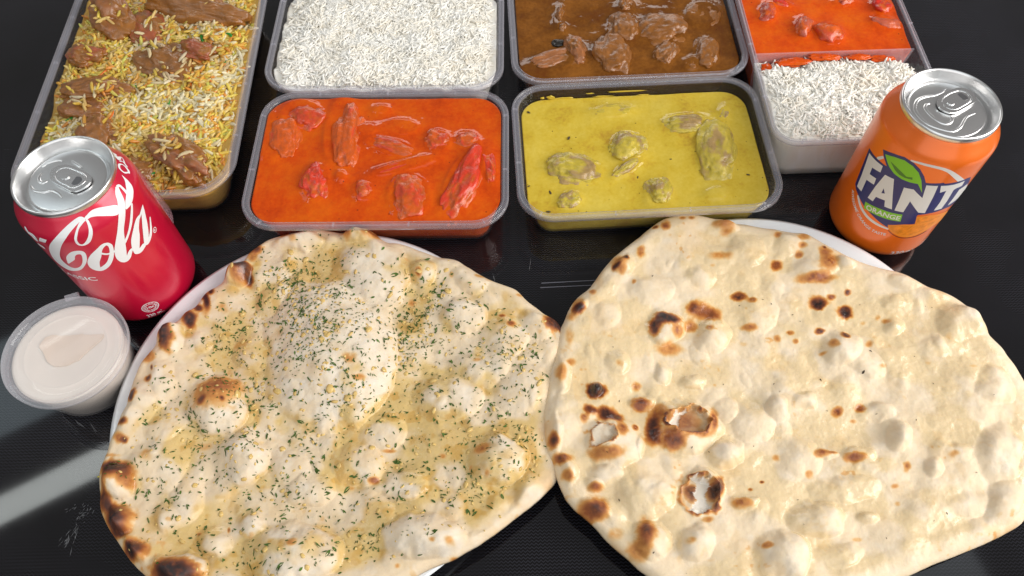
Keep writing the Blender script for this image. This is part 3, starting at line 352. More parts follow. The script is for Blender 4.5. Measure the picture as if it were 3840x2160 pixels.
# ---------------------------------------------------------------- takeaway containers
def container(cx, cy, ang, L, W, h, rc, label, tabs=7, wide=4.6, taper=12.5):
    t = thing('takeaway_container', label, 'container', (cx, cy, 0), ang, 'clear plastic takeaway containers')
    wprof = [(wide - 0.6, h - 2.2), (wide + 0.2, h - 5), (taper - 1.0, 3.2), (taper, 1.2), (taper + 2.5, 0.25), (taper + 4, 0.2)]
    iprof = [(taper + 4, 0.9), (taper + 2.8, 0.95), (taper + 0.7, 1.9), (taper - 0.3, 3.6), (wide + 0.9, h - 5), (wide + 0.2, h - 2.0)]
    V = np.concatenate([np.c_[rloop(L, W, rc, d), np.full(96, z)] for d, z in wprof + iprof])
    f = [list(x) for x in grid_faces(len(wprof), 96)]
    f += [list(x + len(wprof) * 96) for x in grid_faces(len(iprof), 96)]
    f.append(list(range(5 * 96, 6 * 96))[::-1]); f.append(list(range(6 * 96, 7 * 96)))
    mesh_obj('tub', V, f, M['wall'], t)
    rp = [(wide + 0.2, h - 2.0), (wide - 0.2, h - 0.5), (wide - 0.9, h - 0.05), (wide - 1.5, h - 0.15), (wide - 1.9, h - 1.1), (1.9, h - 1.15), (1.5, h - 0.3), (0.9, h), (0.35, h - 0.15), (0, h - 0.8), (-0.15, h - 3.6), (0.5, h - 3.6), (0.6, h - 1.6), (1.6, h - 1.7), (wide - 0.6, h - 2.2)]
    V = np.concatenate([np.c_[rloop(L, W, rc, d), np.full(96, z)] for d, z in rp])
    mesh_obj('rim', V, np.array(grid_faces(len(rp), 96)), M['rim'], t)
    lp = resample(rloop(L, W, rc, wide - 2.3), tabs * 2 + 8)
    c0 = np.zeros(2)
    for i in range(len(lp)):
        if i % 2: continue
        p = lp[i]; tg = lp[(i + 1) % len(lp)] - lp[i - 1]; tg /= np.hypot(*tg); nn = np.array([-tg[1], tg[0]])
        q = [p + a * tg * 0.45 + b * nn * 1.5 for a, b in ((-1, -1), (1, -1), (1, 1), (-1, 1))]
        mesh_obj('rim_rib', [(*x, h - 1.3) for x in q] + [(*x, h - 0.1) for x in q], [(0, 3, 2, 1), (4, 5, 6, 7), (0, 1, 5, 4), (1, 2, 6, 5), (2, 3, 7, 6), (3, 0, 4, 7)], M['rim'], t, smooth=False)
    def inner(z, gap=0.25):
        d = np.interp(z, [1.2, 3.6, h - 5, h], [taper + 0.8, taper - 0.3, wide + 0.9, wide + 0.2]) + gap
        return rloop(L, W, rc, d)
    t_info = dict(o=t, cx=cx, cy=cy, ang=ang, inner=inner, h=h, L=L, W=W)
    return t_info
def to_local(ci, x, y):
    ca, sa = math.cos(ci['ang']), math.sin(ci['ang']); dx, dy = np.asarray(x) - ci['cx'], np.asarray(y) - ci['cy']
    return ca * dx + sa * dy, -sa * dx + ca * dy
def to_world(ci, P):
    ca, sa = math.cos(ci['ang']), math.sin(ci['ang'])
    return np.stack([ci['cx'] + ca * P[:, 0] - sa * P[:, 1], ci['cy'] + sa * P[:, 0] + ca * P[:, 1]], 1)
_ico = {}
def ico(n=4):
    if n not in _ico:
        b = bmesh.new(); bmesh.ops.create_icosphere(b, subdivisions=n, radius=1)
        b.verts.ensure_lookup_table()
        _ico[n] = (np.array([v.co[:] for v in b.verts]), np.array([[v.index for v in f.verts] for f in b.faces])); b.free()
    return _ico[n]
def chunk(name, label, cat, group, e, zlev, hz, sink, meatc, saucec, coat, seed, rough=0.22, n=5, angle=None):
    """one lump of meat: e = x, y, half length, half width, angle"""
    x, y, a, b, an = e[:5]
    v, f = ico(n); v = v.copy()
    ns = fbm(v[:, 0] * 1.3 + seed, v[:, 1] * 1.3, v[:, 2] * 1.3, 3, seed)
    fib = vnoise(v[:, 0] * 2.0, v[:, 1] * 9, v[:, 2] * 9, seed + 5)
    fine = fbm(v[:, 0] * 7, v[:, 1] * 7, v[:, 2] * 7, 2, seed + 9)
    r = 1 + rough * ns + 0.035 * fib + 0.045 * fine
    p = v * r[:, None]
    p = np.sign(p) * np.abs(p) ** 0.9
    p = p * np.array([a, b, hz * 1.12])
    t = R(an); ca, sa = math.cos(t), math.sin(t)
    q = np.stack([ca * p[:, 0] - sa * p[:, 1], sa * p[:, 0] + ca * p[:, 1], p[:, 2]], 1)
    up_ = sstep(.03, .42, q[:, 2] / hz - sink + .25 * fine)
    m_ = up_ * sstep(-0.25, 0.45, fbm(v[:, 0] * 2.2, v[:, 1] * 2.2, v[:, 2] * 2.2 + 4, 3, seed + 3) + 0.5 * (fine) + (0.5 - coat) * 1.2)
    c = mix(saucec, meatc, m_)
    c = c * (1 + 0.22 * fine)[:, None]
    o = mesh_obj(name, q, f, M['meat'], attrs={'col': np.clip(c, 0.002, 0.9)})
    o.location = (x * MM, y * MM, (zlev - sink * hz) * MM)
    return tag(o, label, cat, group)
def fit(ci, e, level, k=1.15):
    """a lump of meat kept inside its tub"""
    e = [e[0], e[1], e[2] * k, e[3] * k, *e[4:]]
    P = to_world(ci, ci['inner'](level, 1.2)); th = np.linspace(0, 2 * np.pi, 20); t = R(e[4])
    for _ in range(40):
        u, v = 1.1 * e[2] * np.cos(th), 1.1 * e[3] * np.sin(th)
        if inpoly(e[0] + u * math.cos(t) - v * math.sin(t), e[1] + u * math.sin(t) + v * math.cos(t), P).all(): break
        d = np.array([ci['cx'] - e[0], ci['cy'] - e[1]]); d = d / np.hypot(*d) * .6
        e[0] += d[0]; e[1] += d[1]; e[2] *= .99
    return e
def sauce_fill(ci, name, label, cat, mat, level, lumps, group=None, ylim=None, amp=0.25, seed=1):
    """lumps in world mm: x,y,a,b,ang"""
    out = resample(ci['inner'](level), 200); low = resample(ci['inner'](1.4, 0.15), 200)
    def zf(X, Y):
        W_ = to_world(ci, np.stack([X.ravel(), Y.ravel()], 1)); x, y = W_.T
        z = np.full(len(x), float(level)) + amp * (1 + .0 * x) * fbm(x / 14, y / 14, None, 3, seed)
        for e in lumps:
            t = R(e[4]); dx, dy = x - e[0], y - e[1]
            u = (math.cos(t) * dx + math.sin(t) * dy) / e[2]; v = (-math.sin(t) * dx + math.cos(t) * dy) / e[3]
            q = np.sqrt(u * u + v * v)
            z += .8 * np.exp(-(q / 1.7) ** 2)
            z += 1.3 * np.exp(-np.clip(q - 1, 0, 9) * min(e[2], e[3]) / 1.9)
        return z.reshape(X.shape)
    o = body_fill(name, out, low, 1.6, zf, mat, None, nr=110)
    o.location = (ci['cx'] * MM, ci['cy'] * MM, 0); o.rotation_euler = (0, 0, ci['ang'])
    return tag(o, label, cat, group)
# --- rice
def grain(bend, ln=6.6, w=0.86, ns=7, nc=6):
    s = np.linspace(-1, 1, ns); th = np.linspace(0, 2 * np.pi, nc, endpoint=False)
    V = []
    for k in s:
        rr = w * (1 - abs(k) ** 5 * 0.6)
        y0 = bend * ln * 0.5 * (k * k - 0.35)
        for t in th: V.append((k * ln / 2, y0 + rr * math.cos(t), rr * 0.85 * math.sin(t)))
    f = [list(x) for x in grid_faces(ns, nc)]
    V.append((-ln / 2 - 0.25, bend * ln * 0.5 * 0.65, 0)); V.append((ln / 2 + 0.25, bend * ln * 0.5 * 0.65, 0))
    F = []
    for q in f: F += [(q[0], q[1], q[2]), (q[0], q[2], q[3])]
    for j in range(nc):
        F.append((len(V) - 2, (j + 1) % nc, j)); F.append((len(V) - 1, (ns - 1) * nc + j, (ns - 1) * nc + (j + 1) % nc))
    return np.array(V), np.array(F)
GR = [grain(b, l, w_) for w_ in (0.86, 1.12) for b, l in ((0.0, 8.6), (0.10, 9.2), (0.18, 8.4), (-0.07, 9.6), (0.28, 8.0))]   # slim and plump grains
def rots(rz, ry, rx):
    cz, sz, cy, sy, cx, sx = np.cos(rz), np.sin(rz), np.cos(ry), np.sin(ry), np.cos(rx), np.sin(rx)
    return np.stack([np.stack([cz * cy, cz * sy * sx - sz * cx, cz * sy * cx + sz * sx], -1), np.stack([sz * cy, sz * sy * sx + cz * cx, sz * sy * cx - cz * sx], -1), np.stack([-sy, cy * sx, cy * cx], -1)], -2)
def grains(root, pos, kinds, Rm, scl, cols, mat, n_single, names=('rice_grain', 'rice_grains')):
    """pos in world mm; the topmost n_single become parts of their own, the rest one mass"""
    order = np.argsort(-(pos[:, 2] + rng.random(len(pos)) * 1.2)); single = order[:n_single]; rest = order[n_single:]
    VV, FF, CC = [], [], []; off = 0
    for k, (gv, gf) in enumerate(GR):
        ii = rest[kinds[rest] == k]
        if not len(ii): continue
        v = np.einsum('nij,kj->nki', Rm[ii], gv) * scl[ii][:, None, None] + pos[ii][:, None, :]
        VV.append(v.reshape(-1, 3)); FF.append((gf[None] + (np.arange(len(ii)) * len(gv))[:, None, None]).reshape(-1, 3) + off); off += v.shape[0] * v.shape[1]
        CC.append(np.repeat(cols[ii], len(gv), 0))
    o = mesh_obj(names[1], np.concatenate(VV), np.concatenate(FF), mat, root, attrs={'col': np.concatenate(CC)}); o['kind'] = 'stuff'
    pal = {}
    for i in single:
        key = (int(kinds[i]), tuple(np.round(cols[i] * 12) / 12) if cols.std() > 0.05 else 0)
        if key not in pal:
            gv, gf = GR[key[0]]
            ob = mesh_obj(names[0], gv, gf, mat, root, attrs={'col': np.tile(cols[i], (len(gv), 1))}); pal[key] = ob.data
        else:
            ob = bpy.data.objects.new(names[0], pal[key]); COL.objects.link(ob); ob.parent = root
        m_ = Matrix([[*(Rm[i][r_] * scl[i]), pos[i][r_] * MM] for r_ in range(3)] + [[0, 0, 0, 1]])
        ob.matrix_local = m_
def rice_pile(ci, name, label, zf, n, colf, mat, n_single, clip=None, lift=None, plump=False, layers=2.2, flat=0.35, bedcol=None, gscale=1.0, cat='rice', seed=3):
    """zf(x,y) pile height in world mm"""
    root = thing(name, label, cat, (ci['cx'], ci['cy'], 0))
    g = np.random.default_rng(seed)
    lv = ci['h'] - 4
    P = resample(ci['inner'](lv, 0.3), 160) if clip is None else clip
    Pw = to_world(ci, P); lo, hi = Pw.min(0), Pw.max(0)
    x = g.uniform(lo[0], hi[0], n * 2); y = g.uniform(lo[1], hi[1], n * 2)
    c = Pw.mean(0); k = inpoly(x, y, c + (Pw - c) * 0.935); x, y = x[k][:n], y[k][:n]; n = len(x)
    z = zf(x, y) - g.random(n) ** 1.4 * layers + 0.45
    if lift is not None: z = z + lift(x, y, g)
    Rm = rots(g.uniform(0, 2 * np.pi, n), g.normal(0, flat, n), g.uniform(0, 2 * np.pi, n))
    cols = colf(x, y, g)
    pos = np.stack([x - ci['cx'], y - ci['cy'], z], 1)
    grains(root, pos, g.integers(0, 5, n) + (5 if plump else 0), Rm, g.uniform(0.82, 1.12, n) * gscale, cols, mat, n_single)
    low = resample(ci['inner'](1.4, 0.2), 160) if clip is None else c * 0 + P.mean(0) + (P - P.mean(0)) * 0.9
    def zl(X, Y):
        W_ = to_world(ci, np.stack([X.ravel(), Y.ravel()], 1)); x, y = W_.T
        return (zf(x, y) - 0.55 + 0.45 * fbm(x / 2.2, y / 2.2, None, 2, 4)).reshape(X.shape)
    N = len(P); bed = body_fill('rice_bed', P, low, 1.6, zl, mat, root, nr=70)
    vs = np.zeros(len(bed.data.vertices) * 3); bed.data.vertices.foreach_get('co', vs); vs = vs.reshape(-1, 3) / MM
    Wd = to_world(ci, vs[:, :2]); bc = colf(Wd[:, 0], Wd[:, 1], np.random.default_rng(1)) if bedcol is None else np.tile(bedcol, (len(vs), 1)) * (1 + 0.15 * fbm(vs[:, 0] / 2, vs[:, 1] / 2, vs[:, 2] / 2, 2, 8))[:, None]
    at = bed.data.color_attributes.new('col', 'FLOAT_COLOR', 'POINT'); at.data.foreach_set('color', np.concatenate([bc, np.ones((len(bc), 1))], 1).ravel())
    bed.rotation_euler = (0, 0, ci['ang'])
    return root
# ---------------------------------------------------------------- containers and food
cT = container(-86.7, 348.3, -0.021, 173.6, 118.2, 34.6, 24, 'clear plastic container full of smooth orange curry, in front of the big white rice')
cK = container(90.7, 352.6, 0.029, 173.6, 118.2, 34.6, 24, 'clear plastic container of yellow curry, smears on its back wall')
cW = container(-88.2, 467.6, -0.021, 174.0, 118.2, 34.6, 24, 'clear plastic container packed with only plain white rice')
cB = container(89.6, 471.8, 0.025, 173.4, 118.2, 34.6, 24, 'clear plastic container of brown meat curry behind the yellow curry')
cY = container(-257.5, 428.0, 0.012, 148.5, 226.0, 38.0, 30, 'cloudy plastic container heaped with yellow biryani rice, behind the red can', tabs=10, wide=5.4, taper=15)
cX = container(235.6, 430.0, 0.012, 122.5, 178.0, 45.0, 17, 'deep clear container split between orange curry and white rice', wide=3.6, taper=8.5)
CHK = (0.60, 0.055, 0.012); TIK = (0.63, 0.095, 0.003)
L1 = ['lumpy orange coated chicken piece by the back left corner of the orange curry',
 'smooth sauce covered chicken piece pressed against the left wall of the orange curry',
 'long upright chicken strip with a scorched lower tip in the orange curry',
 'small chicken bit just right of the long upright strip in the orange curry',
 'barely showing chicken piece near the middle back of the orange curry',
 'left one of two joined rough chicken lumps at the right of the orange curry',
 'right one of two joined rough chicken lumps at the right of the orange curry',
 'broad flat red chicken piece in the centre of the orange curry',
 'thin red chicken strip lying slanted below the centre of the orange curry',
 'large rough red chicken piece standing out near the right front of the orange curry',
 'narrow curled chicken strip at the far right wall of the orange curry',
 'bright red smooth chicken piece at the left front of the orange curry',
 'small chicken bit left of the large round piece in the orange curry',
 'large round sauce covered chicken piece at the front of the orange curry',
 'tiny chicken crumb below the long upright strip in the orange curry',
 'tiny chicken shred near the back wall of the orange curry']
HT = [6, 5.5, 7, 3, 2.5, 5, 5, 5, 3.5, 8, 5, 6.5, 4.5, 6, 2.5, 1.8]
CT = [.6, .95, .8, .5, .95, .5, .45, .45, .15, .05, .2, .2, .4, .75, .5, .6]
sauce_fill(cT, 'orange_curry', 'smooth orange curry sauce filling the front left container', 'curry sauce', M['tikka'], 31.6, DATA['tikka'], seed=2)
for i, e in enumerate(DATA['tikka']):
    e = fit(cT, e, 31)
    chunk('chicken_piece', L1[i], 'chicken', 'chicken pieces in the orange curry', e, 31.6, HT[i], 0.35, (0.64, 0.038, 0.010) if CT[i] < .3 else CHK, TIK, CT[i], 20 + i, 0.24, 5 if e[2] > 8 else 4)
YM = (0.38, 0.24, 0.085); YS = (0.58, 0.44, 0.045)
L2 = ['flat chicken piece sunk near the back wall of the yellow curry', 'wide chicken piece right of centre, just left of the largest one in the yellow curry',
 'largest egg shaped chicken piece at the right of the yellow curry', 'small brown chicken tip behind the largest piece in the yellow curry',
 'angular chicken piece in the middle of the yellow curry', 'brown rolled chicken edge below the angular middle piece in the yellow curry',
 'wide rough chicken piece at the left of the yellow curry', 'small chicken lump near the left front corner of the yellow curry',
 'pointed chicken piece at the front wall of the yellow curry', 'nearly sunken chicken piece at the right front of the yellow curry']
H2 = [3, 6, 8, 4, 7, 5, 7, 5, 7, 2]
sauce_fill(cK, 'yellow_curry', 'creamy yellow curry sauce with dark specks, well below the rim', 'curry sauce', M['korma'], 25.6, DATA['korma'], seed=5)
for i, e in enumerate(DATA['korma']):
    if i == 8: e = [e[0], e[1] + 4.5, e[2] * .85, *e[3:]]
    if i == 3: e = [e[0] - 2, e[1] - 3, *e[2:]]
    e = fit(cK, e, 23)
    chunk('chicken_piece', L2[i], 'chicken', 'chicken pieces in the yellow curry', e, 25.6, H2[i], 0.3, YM, YS, (.85, .6, .7, .1, .65, .25, .6, .55, .5, .97)[i], 60 + i, 0.2, 5)
for x, y, s in ((15, 391, 1.2), (42, 366, 1.4), (58, 347, 1.5), (27, 319, 1.3), (25, 303.5, 1.2), (76, 384, 1.0), (86, 330, .9), (160, 330, 1.0), (13, 325, .8), (70, 352, .6), (110, 345, .7), (150, 375, .6)):
    v, f = ico(2); p = v * np.array([s * 1.3, s * .6, .25]) * (1 + .25 * fbm(v[:, 0] * 2 + x, v[:, 1] * 2, v[:, 2], 2, 3))[:, None]
    o = mesh_obj('spice_flake', p, f, simple('dark_spice', (0.07, 0.045, 0.012), 0.5), bpy.data.objects['yellow_curry'])
    lx, ly = to_local(cK, x, y); o.location = (lx * MM, ly * MM, 26.2 * MM); o.rotation_euler = (0, 0, x)
BM = (0.27, 0.098, 0.018); BS = (0.25, 0.085, 0.012)
L3 = ['slim meat piece by the left wall of the brown curry', 'small round meat lump above the black spice pod', 'flat reddish meat slab along the left front of the brown curry',
 'upturned pink meat edge right of the black spice pod', 'thick square meat piece at the front middle of the brown curry', 'ragged meat piece touching the large curved one in the brown curry',
 'largest curved meat piece in the centre of the brown curry', 'sunken round meat piece by the right wall of the brown curry', 'small rough meat piece below the largest curved one',
 'knobbly meat piece at the right front of the brown curry', 'small glossy meat bit at the front right of the brown curry', 'meat lump at the back edge of the brown curry']
H3 = [6, 5, 6, 9, 9, 8, 8, 3, 6, 7, 4, 7]
sauce_fill(cB, 'brown_curry', 'thick brown curry sauce in the back middle container', 'curry sauce', M['brown'], 29.0, DATA['brown'], seed=9, amp=0.4)
for i, e in enumerate(DATA['brown']):
    if e[1] < 485: e = fit(cB, e, 29)
    chunk('meat_piece', L3[i], 'meat', 'meat pieces in the brown curry', e, 29.0, H3[i], 0.3, (0.35, 0.125, 0.038) if i in (2, 3) else BM, (0.26, 0.09, 0.011), (.6, .7, .3, .2, .5, .6, .65, .95, .4, .6, .5, .5)[i], 100 + i, 0.22, 5)
e = DATA['cardamom'][0]
chunk('spice_pod', 'black wrinkled spice pod in the brown curry', 'spice pod', None, e[:2] + [5.5, 4.5, 0], 29.2, 3.4, 0.2, (0.012, 0.009, 0.006), (0.02, 0.012, 0.006), .5, 131, .25, 4)
# plain white rice
def wcol(x, y, g=None):
    n = len(x); t = np.clip(0.5 + 0.5 * fbm(x / 9, y / 9, None, 2, 3) + (0 if g is None else g.normal(0, .25, n)), 0, 1)
    return mix((0.84, 0.79, 0.69), (0.90, 0.88, 0.83), t)
def zW(x, y):
    lx, ly = to_local(cW, x, y)
    ed = np.maximum(np.abs(lx) / 80, np.abs(ly) / 52)
    return 33.5 + 1.6 * fbm(x / 16, y / 16, None, 3, 4) - 4.0 * sstep(.72, 1.0, ed) * (1 + .6 * vnoise(x / 7, y / 7, None, 6))
rice_pile(cW, 'white_rice', 'plain white rice filling the back left middle container to the rim', zW, 5600, wcol, M['rice'], 260, cat='rice', layers=1.7, flat=.18, gscale=1.0, seed=3)
# split container: divider, curry behind, rice in front
yd = 427.5
lo_, hi_ = to_local(cX, 235, yd)
dv = []
for z in (2.0, 41.5):
    P = cX['inner'](z, 0.0); hx = P[:, 0].max()
    for yy in (-0.6, 0.6): dv += [(-hx, hi_ + yy, z), (hx, hi_ + yy, z)]
recalc(mesh_obj('divider', dv, [(0, 1, 5, 4), (2, 6, 7, 3), (4, 5, 7, 6), (0, 2, 3, 1), (0, 4, 6, 2), (1, 3, 7, 5)], M['rim'], cX['o'], smooth=False))
full = cX['inner'](38, 0.3)
back = np.array([p for p in full if p[1] > hi_ + 0.9]); hx = np.abs(full[:, 0]).max()
back = np.vstack([back, [(-hx, hi_ + 0.9), (hx, hi_ + 0.9)]]) if False else np.vstack([[(hx, hi_ + 0.9)], back, [(-hx, hi_ + 0.9)]])
bo = resample(back, 180)
cXb = dict(cX); cXb['inner'] = lambda z, gap=0.25: np.array(back) if z > 10 else back.mean(0) + (back - back.mean(0)) * np.array([0.92, 0.99])
sauce_fill(cXb, 'orange_curry', 'orange red curry sauce behind the divider of the split container', 'curry sauce', M['tikka'], 39.5, DATA['big'], seed=12)
L4 = ['dark red meat chunk by the left wall of the split container', 'red pepper skin piece at the back left of the split container curry', 'glossy meat chunk left of the middle, split container curry',
 'largest red meat chunk near the divider of the split container', 'pale meat shred at the back edge of the split container curry', 'rough meat piece at the back right of the split container curry', 'thin red meat strip by the right wall of the split container']
for i, e in enumerate(DATA['big']):
    chunk('meat_piece', L4[i], 'meat', 'meat pieces in the split container curry', e, 39.5, (7, 4, 7, 8, 4, 6, 4)[i], 0.25, ((0.42, 0.05, 0.02), (0.60, 0.02, 0.006), (0.5, .09, .04), (0.55, .06, .02))[i % 4], (0.66, .10, .004), .3, 160 + i, .25, 4)
front = np.array([p for p in cX['inner'](41, 0.3) if p[1] < hi_ - 0.9]); front = np.vstack([front[:0], [(-hx, hi_ - 0.9)], front, [(hx, hi_ - 0.9)]])
fo = resample(front, 160)
def zX(x, y):
    lx, ly = to_local(cX, x, y)
    v = (hi_ - ly) / 72.0
    return 33.5 + 8.5 * sstep(0, .35, v) - 1.0 * sstep(.7, 1, v) + 2.0 * fbm(x / 13, y / 13, None, 3, 14) - 5 * sstep(38, 58, lx) * sstep(.75, .0, v)
rice_pile(cX, 'white_rice', 'mound of white rice in the front half of the split container', zX, 3200, wcol, M['rice'], 230, clip=fo, layers=2.4, flat=0.36, gscale=1.0, seed=8)
for k, (x, y, z, a, b) in enumerate(((187, 417, 36, 5, 5), (206, 421, 38.5, 13, 4), (228, 424, 39.5, 12, 3), (252, 424, 38.6, 9, 2.5), (270, 423, 37.5, 8, 2.5))):
    v, f = ico(4); p = v * (1 + .35 * fbm(v[:, 0] * 1.7 + k * 3, v[:, 1] * 1.7, v[:, 2] * 1.7, 3, 5))[:, None] * np.array([a, b, 1.8])
    o = mesh_obj('sauce_spill', p, f, M['tikka'], None); o.location = (x * MM, y * MM, z * MM)
    tag(o, ('orange sauce spill at the left end of the divider', 'long orange sauce spill on the rice left of the middle, against the divider', 'orange sauce spill on the rice at the middle of the divider', 'orange sauce streak on the rice right of the middle of the divider', 'orange sauce spot on the rice nearest the right end of the divider')[k], 'sauce spill', 'orange sauce spilt over the divider')
# biryani
bl = DATA['biry']
def zY(x, y):
    lx, ly = to_local(cY, x, y); ed = np.maximum(np.abs(lx) / 62, np.abs(ly) / 96)
    z = 37.0 + 2.2 * fbm(x / 20, y / 20, None, 3, 24) - 4.5 * sstep(.72, 1.0, ed)
    z -= 4.0 * sstep(-70, -95, ly)
    z -= 5.0 * sstep(-38, -62, lx) * sstep(20, -60, ly)
    return z
def masala(x, y):
    m_ = np.zeros(len(x))
    for e in bl:
        t = R(e[4]); dx, dy = x - e[0], y - e[1]
        q = np.hypot((math.cos(t) * dx + math.sin(t) * dy) / (e[2] + 6), (-math.sin(t) * dx + math.cos(t) * dy) / (e[3] + 6))
        m_ = np.maximum(m_, 1 - sstep(.85, 1.25, q + .25 * fbm(x / 9, y / 9, None, 2, 31)))
    return m_
BH = (11, 10, 7, 8, 5, 7, 7, 8, 10, 6, 5); BS_ = (-.05, 0, .05, .2, .35, .15, .1, .1, 0, .3, .2)
def on_meat(x, y, g):
    up_ = np.zeros(len(x))
    for e, hz, s_ in zip(bl, BH, BS_):
        t = R(e[4]); dx, dy = x - e[0], y - e[1]
        q = ((math.cos(t) * dx + math.sin(t) * dy) / e[2]) ** 2 + ((-math.sin(t) * dx + math.cos(t) * dy) / e[3]) ** 2
        up_ = np.maximum(up_, np.where(q < 1, hz * (np.sqrt(np.clip(1 - q, 0, 1)) - s_) + 1.2, 0))
    keep = (g.random(len(x)) < .34) & (fbm(x / 11, y / 11, None, 2, 71) > .0)
    return up_ * keep
PALB = np.array([(0.80, 0.70, 0.42), (0.80, 0.72, 0.50), (0.78, 0.58, 0.20), (0.78, 0.54, 0.08), (0.76, 0.40, 0.06), (0.80, 0.62, 0.10), (0.72, 0.28, 0.04), (0.62, 0.60, 0.12)])
def bcol(x, y, g=None):
    n = len(x); g = g or np.random.default_rng(5)
    t = np.clip(0.5 + .6 * fbm(x / 22, y / 22, None, 2, 41), 0, 1)
    lx, _ = to_local(cY, x, y); t = np.clip(t + .5 * sstep(10, -60, lx), 0, 1)
    i = np.where(g.random(n) < t, g.choice([2, 3, 5, 4, 7, 6], n, p=[.25, .2, .22, .18, .07, .08]), g.choice([0, 1, 2, 3, 6], n, p=[.42, .3, .17, .07, .04]))
    c = PALB[i] * g.uniform(.85, 1.05, n)[:, None]
    return mix(c, (0.33, 0.14, 0.03), masala(x, y) * .6 * (0.3 + .6 * g.random(n)))
root = rice_pile(cY, 'biryani_rice', 'yellow and orange spiced rice with meat in the cloudy container', zY, 4600, bcol, M['biryani'], 290, lift=on_meat, plump=True, layers=2.6, flat=0.35, bedcol=(0.58, 0.34, 0.07), gscale=1.18, cat='rice', seed=6)
L5 = ['dark meat lump at the back left of the biryani', 'large long meat piece at the back right of the biryani', 'small red meat piece near the left wall of the biryani', 'long brown meat piece left of the middle of the biryani',
 'brown sauced meat piece below the long one at the left of the biryani', 'wide meat piece right of the middle, half under rice', 'small dark meat end nearest the right wall of the biryani', 'meat piece just behind the red can lid',
 'large smooth meat chunk at the front right corner of the biryani', 'sauced meat piece left of the front corner chunk, beside the red can', 'sauced meat lump at the back middle of the biryani']
bl = [fit(cY, e, 30, 1.1) for e in bl]
for i, e in enumerate(bl):
    z = float(zY(np.array([e[0]]), np.array([e[1]]))[0])
    chunk('meat_piece', L5[i], 'meat', 'meat pieces in the biryani', e, z, BH[i], (-.05, 0, .05, .2, .35, .15, .1, .1, 0, .3, .2)[i], ((0.29, .105, .03), (0.27, .11, .03), (0.36, .09, .035), (0.29, .11, .028))[i % 4] if i != 8 else (0.34, .125, .05), (0.32, .12, .02), .45, 200 + i, .32, 5)
gb = np.random.default_rng(77)
for k in range(26):
    lx, ly = gb.uniform(-56, 56), gb.uniform(-98, 60)
    P = to_world(cY, np.array([[lx, ly]]))[0]; z = float(zY(P[:1], P[1:])[0])
    gv, gf = GR[k % 5]
    o = mesh_obj('herb_bit' if k % 2 else 'carrot_shred', gv * ((.8, 1.3, 1) if k % 2 else (1.3, .8, .8)), gf, M['pea'] if k % 2 else M['carrot'], root)
    o.location = (lx * MM * math.cos(cY['ang']), ly * MM, (z + .8) * MM); o.rotation_euler = (gb.uniform(-.3, .3), gb.uniform(-.3, .3), gb.uniform(0, 6))
# sauce smears on the empty back wall of the yellow curry tub
for k, (x, w_, z, t) in enumerate(((-58, 5, 27.0, 4), (-48, 16, 25.5, 3.2), (-30, 5, 29, 1), (-5, 30, 29.4, 1.1), (-20, 14, 26.3, 1.3), (8, 8, 26.0, .9), (-64, 3, 27, 2))):
    P = cK['inner'](z, 0.0); yb = P[:, 1].max() - .25
    v, f = ico(3); p = v * np.array([w_ / 2, .35, t / 2]) * (1 + .4 * fbm(v[:, 0] * 2.2 + k, v[:, 1], v[:, 2] * 2.2, 2, k))[:, None]
    o = mesh_obj('sauce_smear', p, f, M['korma'], cK['o']); o.location = (x * MM, yb * MM, z * MM)
for k, (x, z, l) in enumerate(((2.0, 38, 9), (12, 38, 16))):
    P = cX['inner'](z, 0.0); xb = P[:, 0].max() - .2
    v, f = ico(3); p = v * np.array([.35, l / 2, 1.6]) * (1 + .3 * fbm(v[:, 0] * 2, v[:, 1] * 2 + k, v[:, 2] * 2, 2, k))[:, None]
    o = mesh_obj('sauce_smear', p, f, M['tikka'], cX['o']); o.location = (xb * MM, (28 + 22 * k) * MM, z * MM)
# ---------------------------------------------------------------- plates
def plate_z(rho, Rp): return np.interp(rho / Rp, [0, .58, .66, .8, 1.0], [4.0, 4.2, 5.6, 10.5, 15.5])
PL = {'A': (-113.9, 179.3, 119.5), 'B': (154.2, 190.6, 111.7)}
for k, lab in (('A', 'white dinner plate under the herb and garlic naan'), ('B', 'white dinner plate under the plain naan')):
    x, y, r = PL[k]
    t = thing('dinner_plate', lab, 'plate', (x, y, 0), 0, 'white plates under the naans')
    rr = np.array([1.0, .985, .95, .9, .8, .72, .66, .62, .58, .3, .002])
    prof = [(4, r * .55), (0.0, r * .56), (0.0, r * .58), (3, r * .62), (7.5, r * .8), (13.3, r * .985), (14.6, r * 1.0)] + [(plate_z(q * r, r) + .3 * (q > .99) * 0, r * q) for q in rr[1:]]
    prof[6] = (14.9, r)
    lathe('china', prof, M['china'], t, 160, True, True)
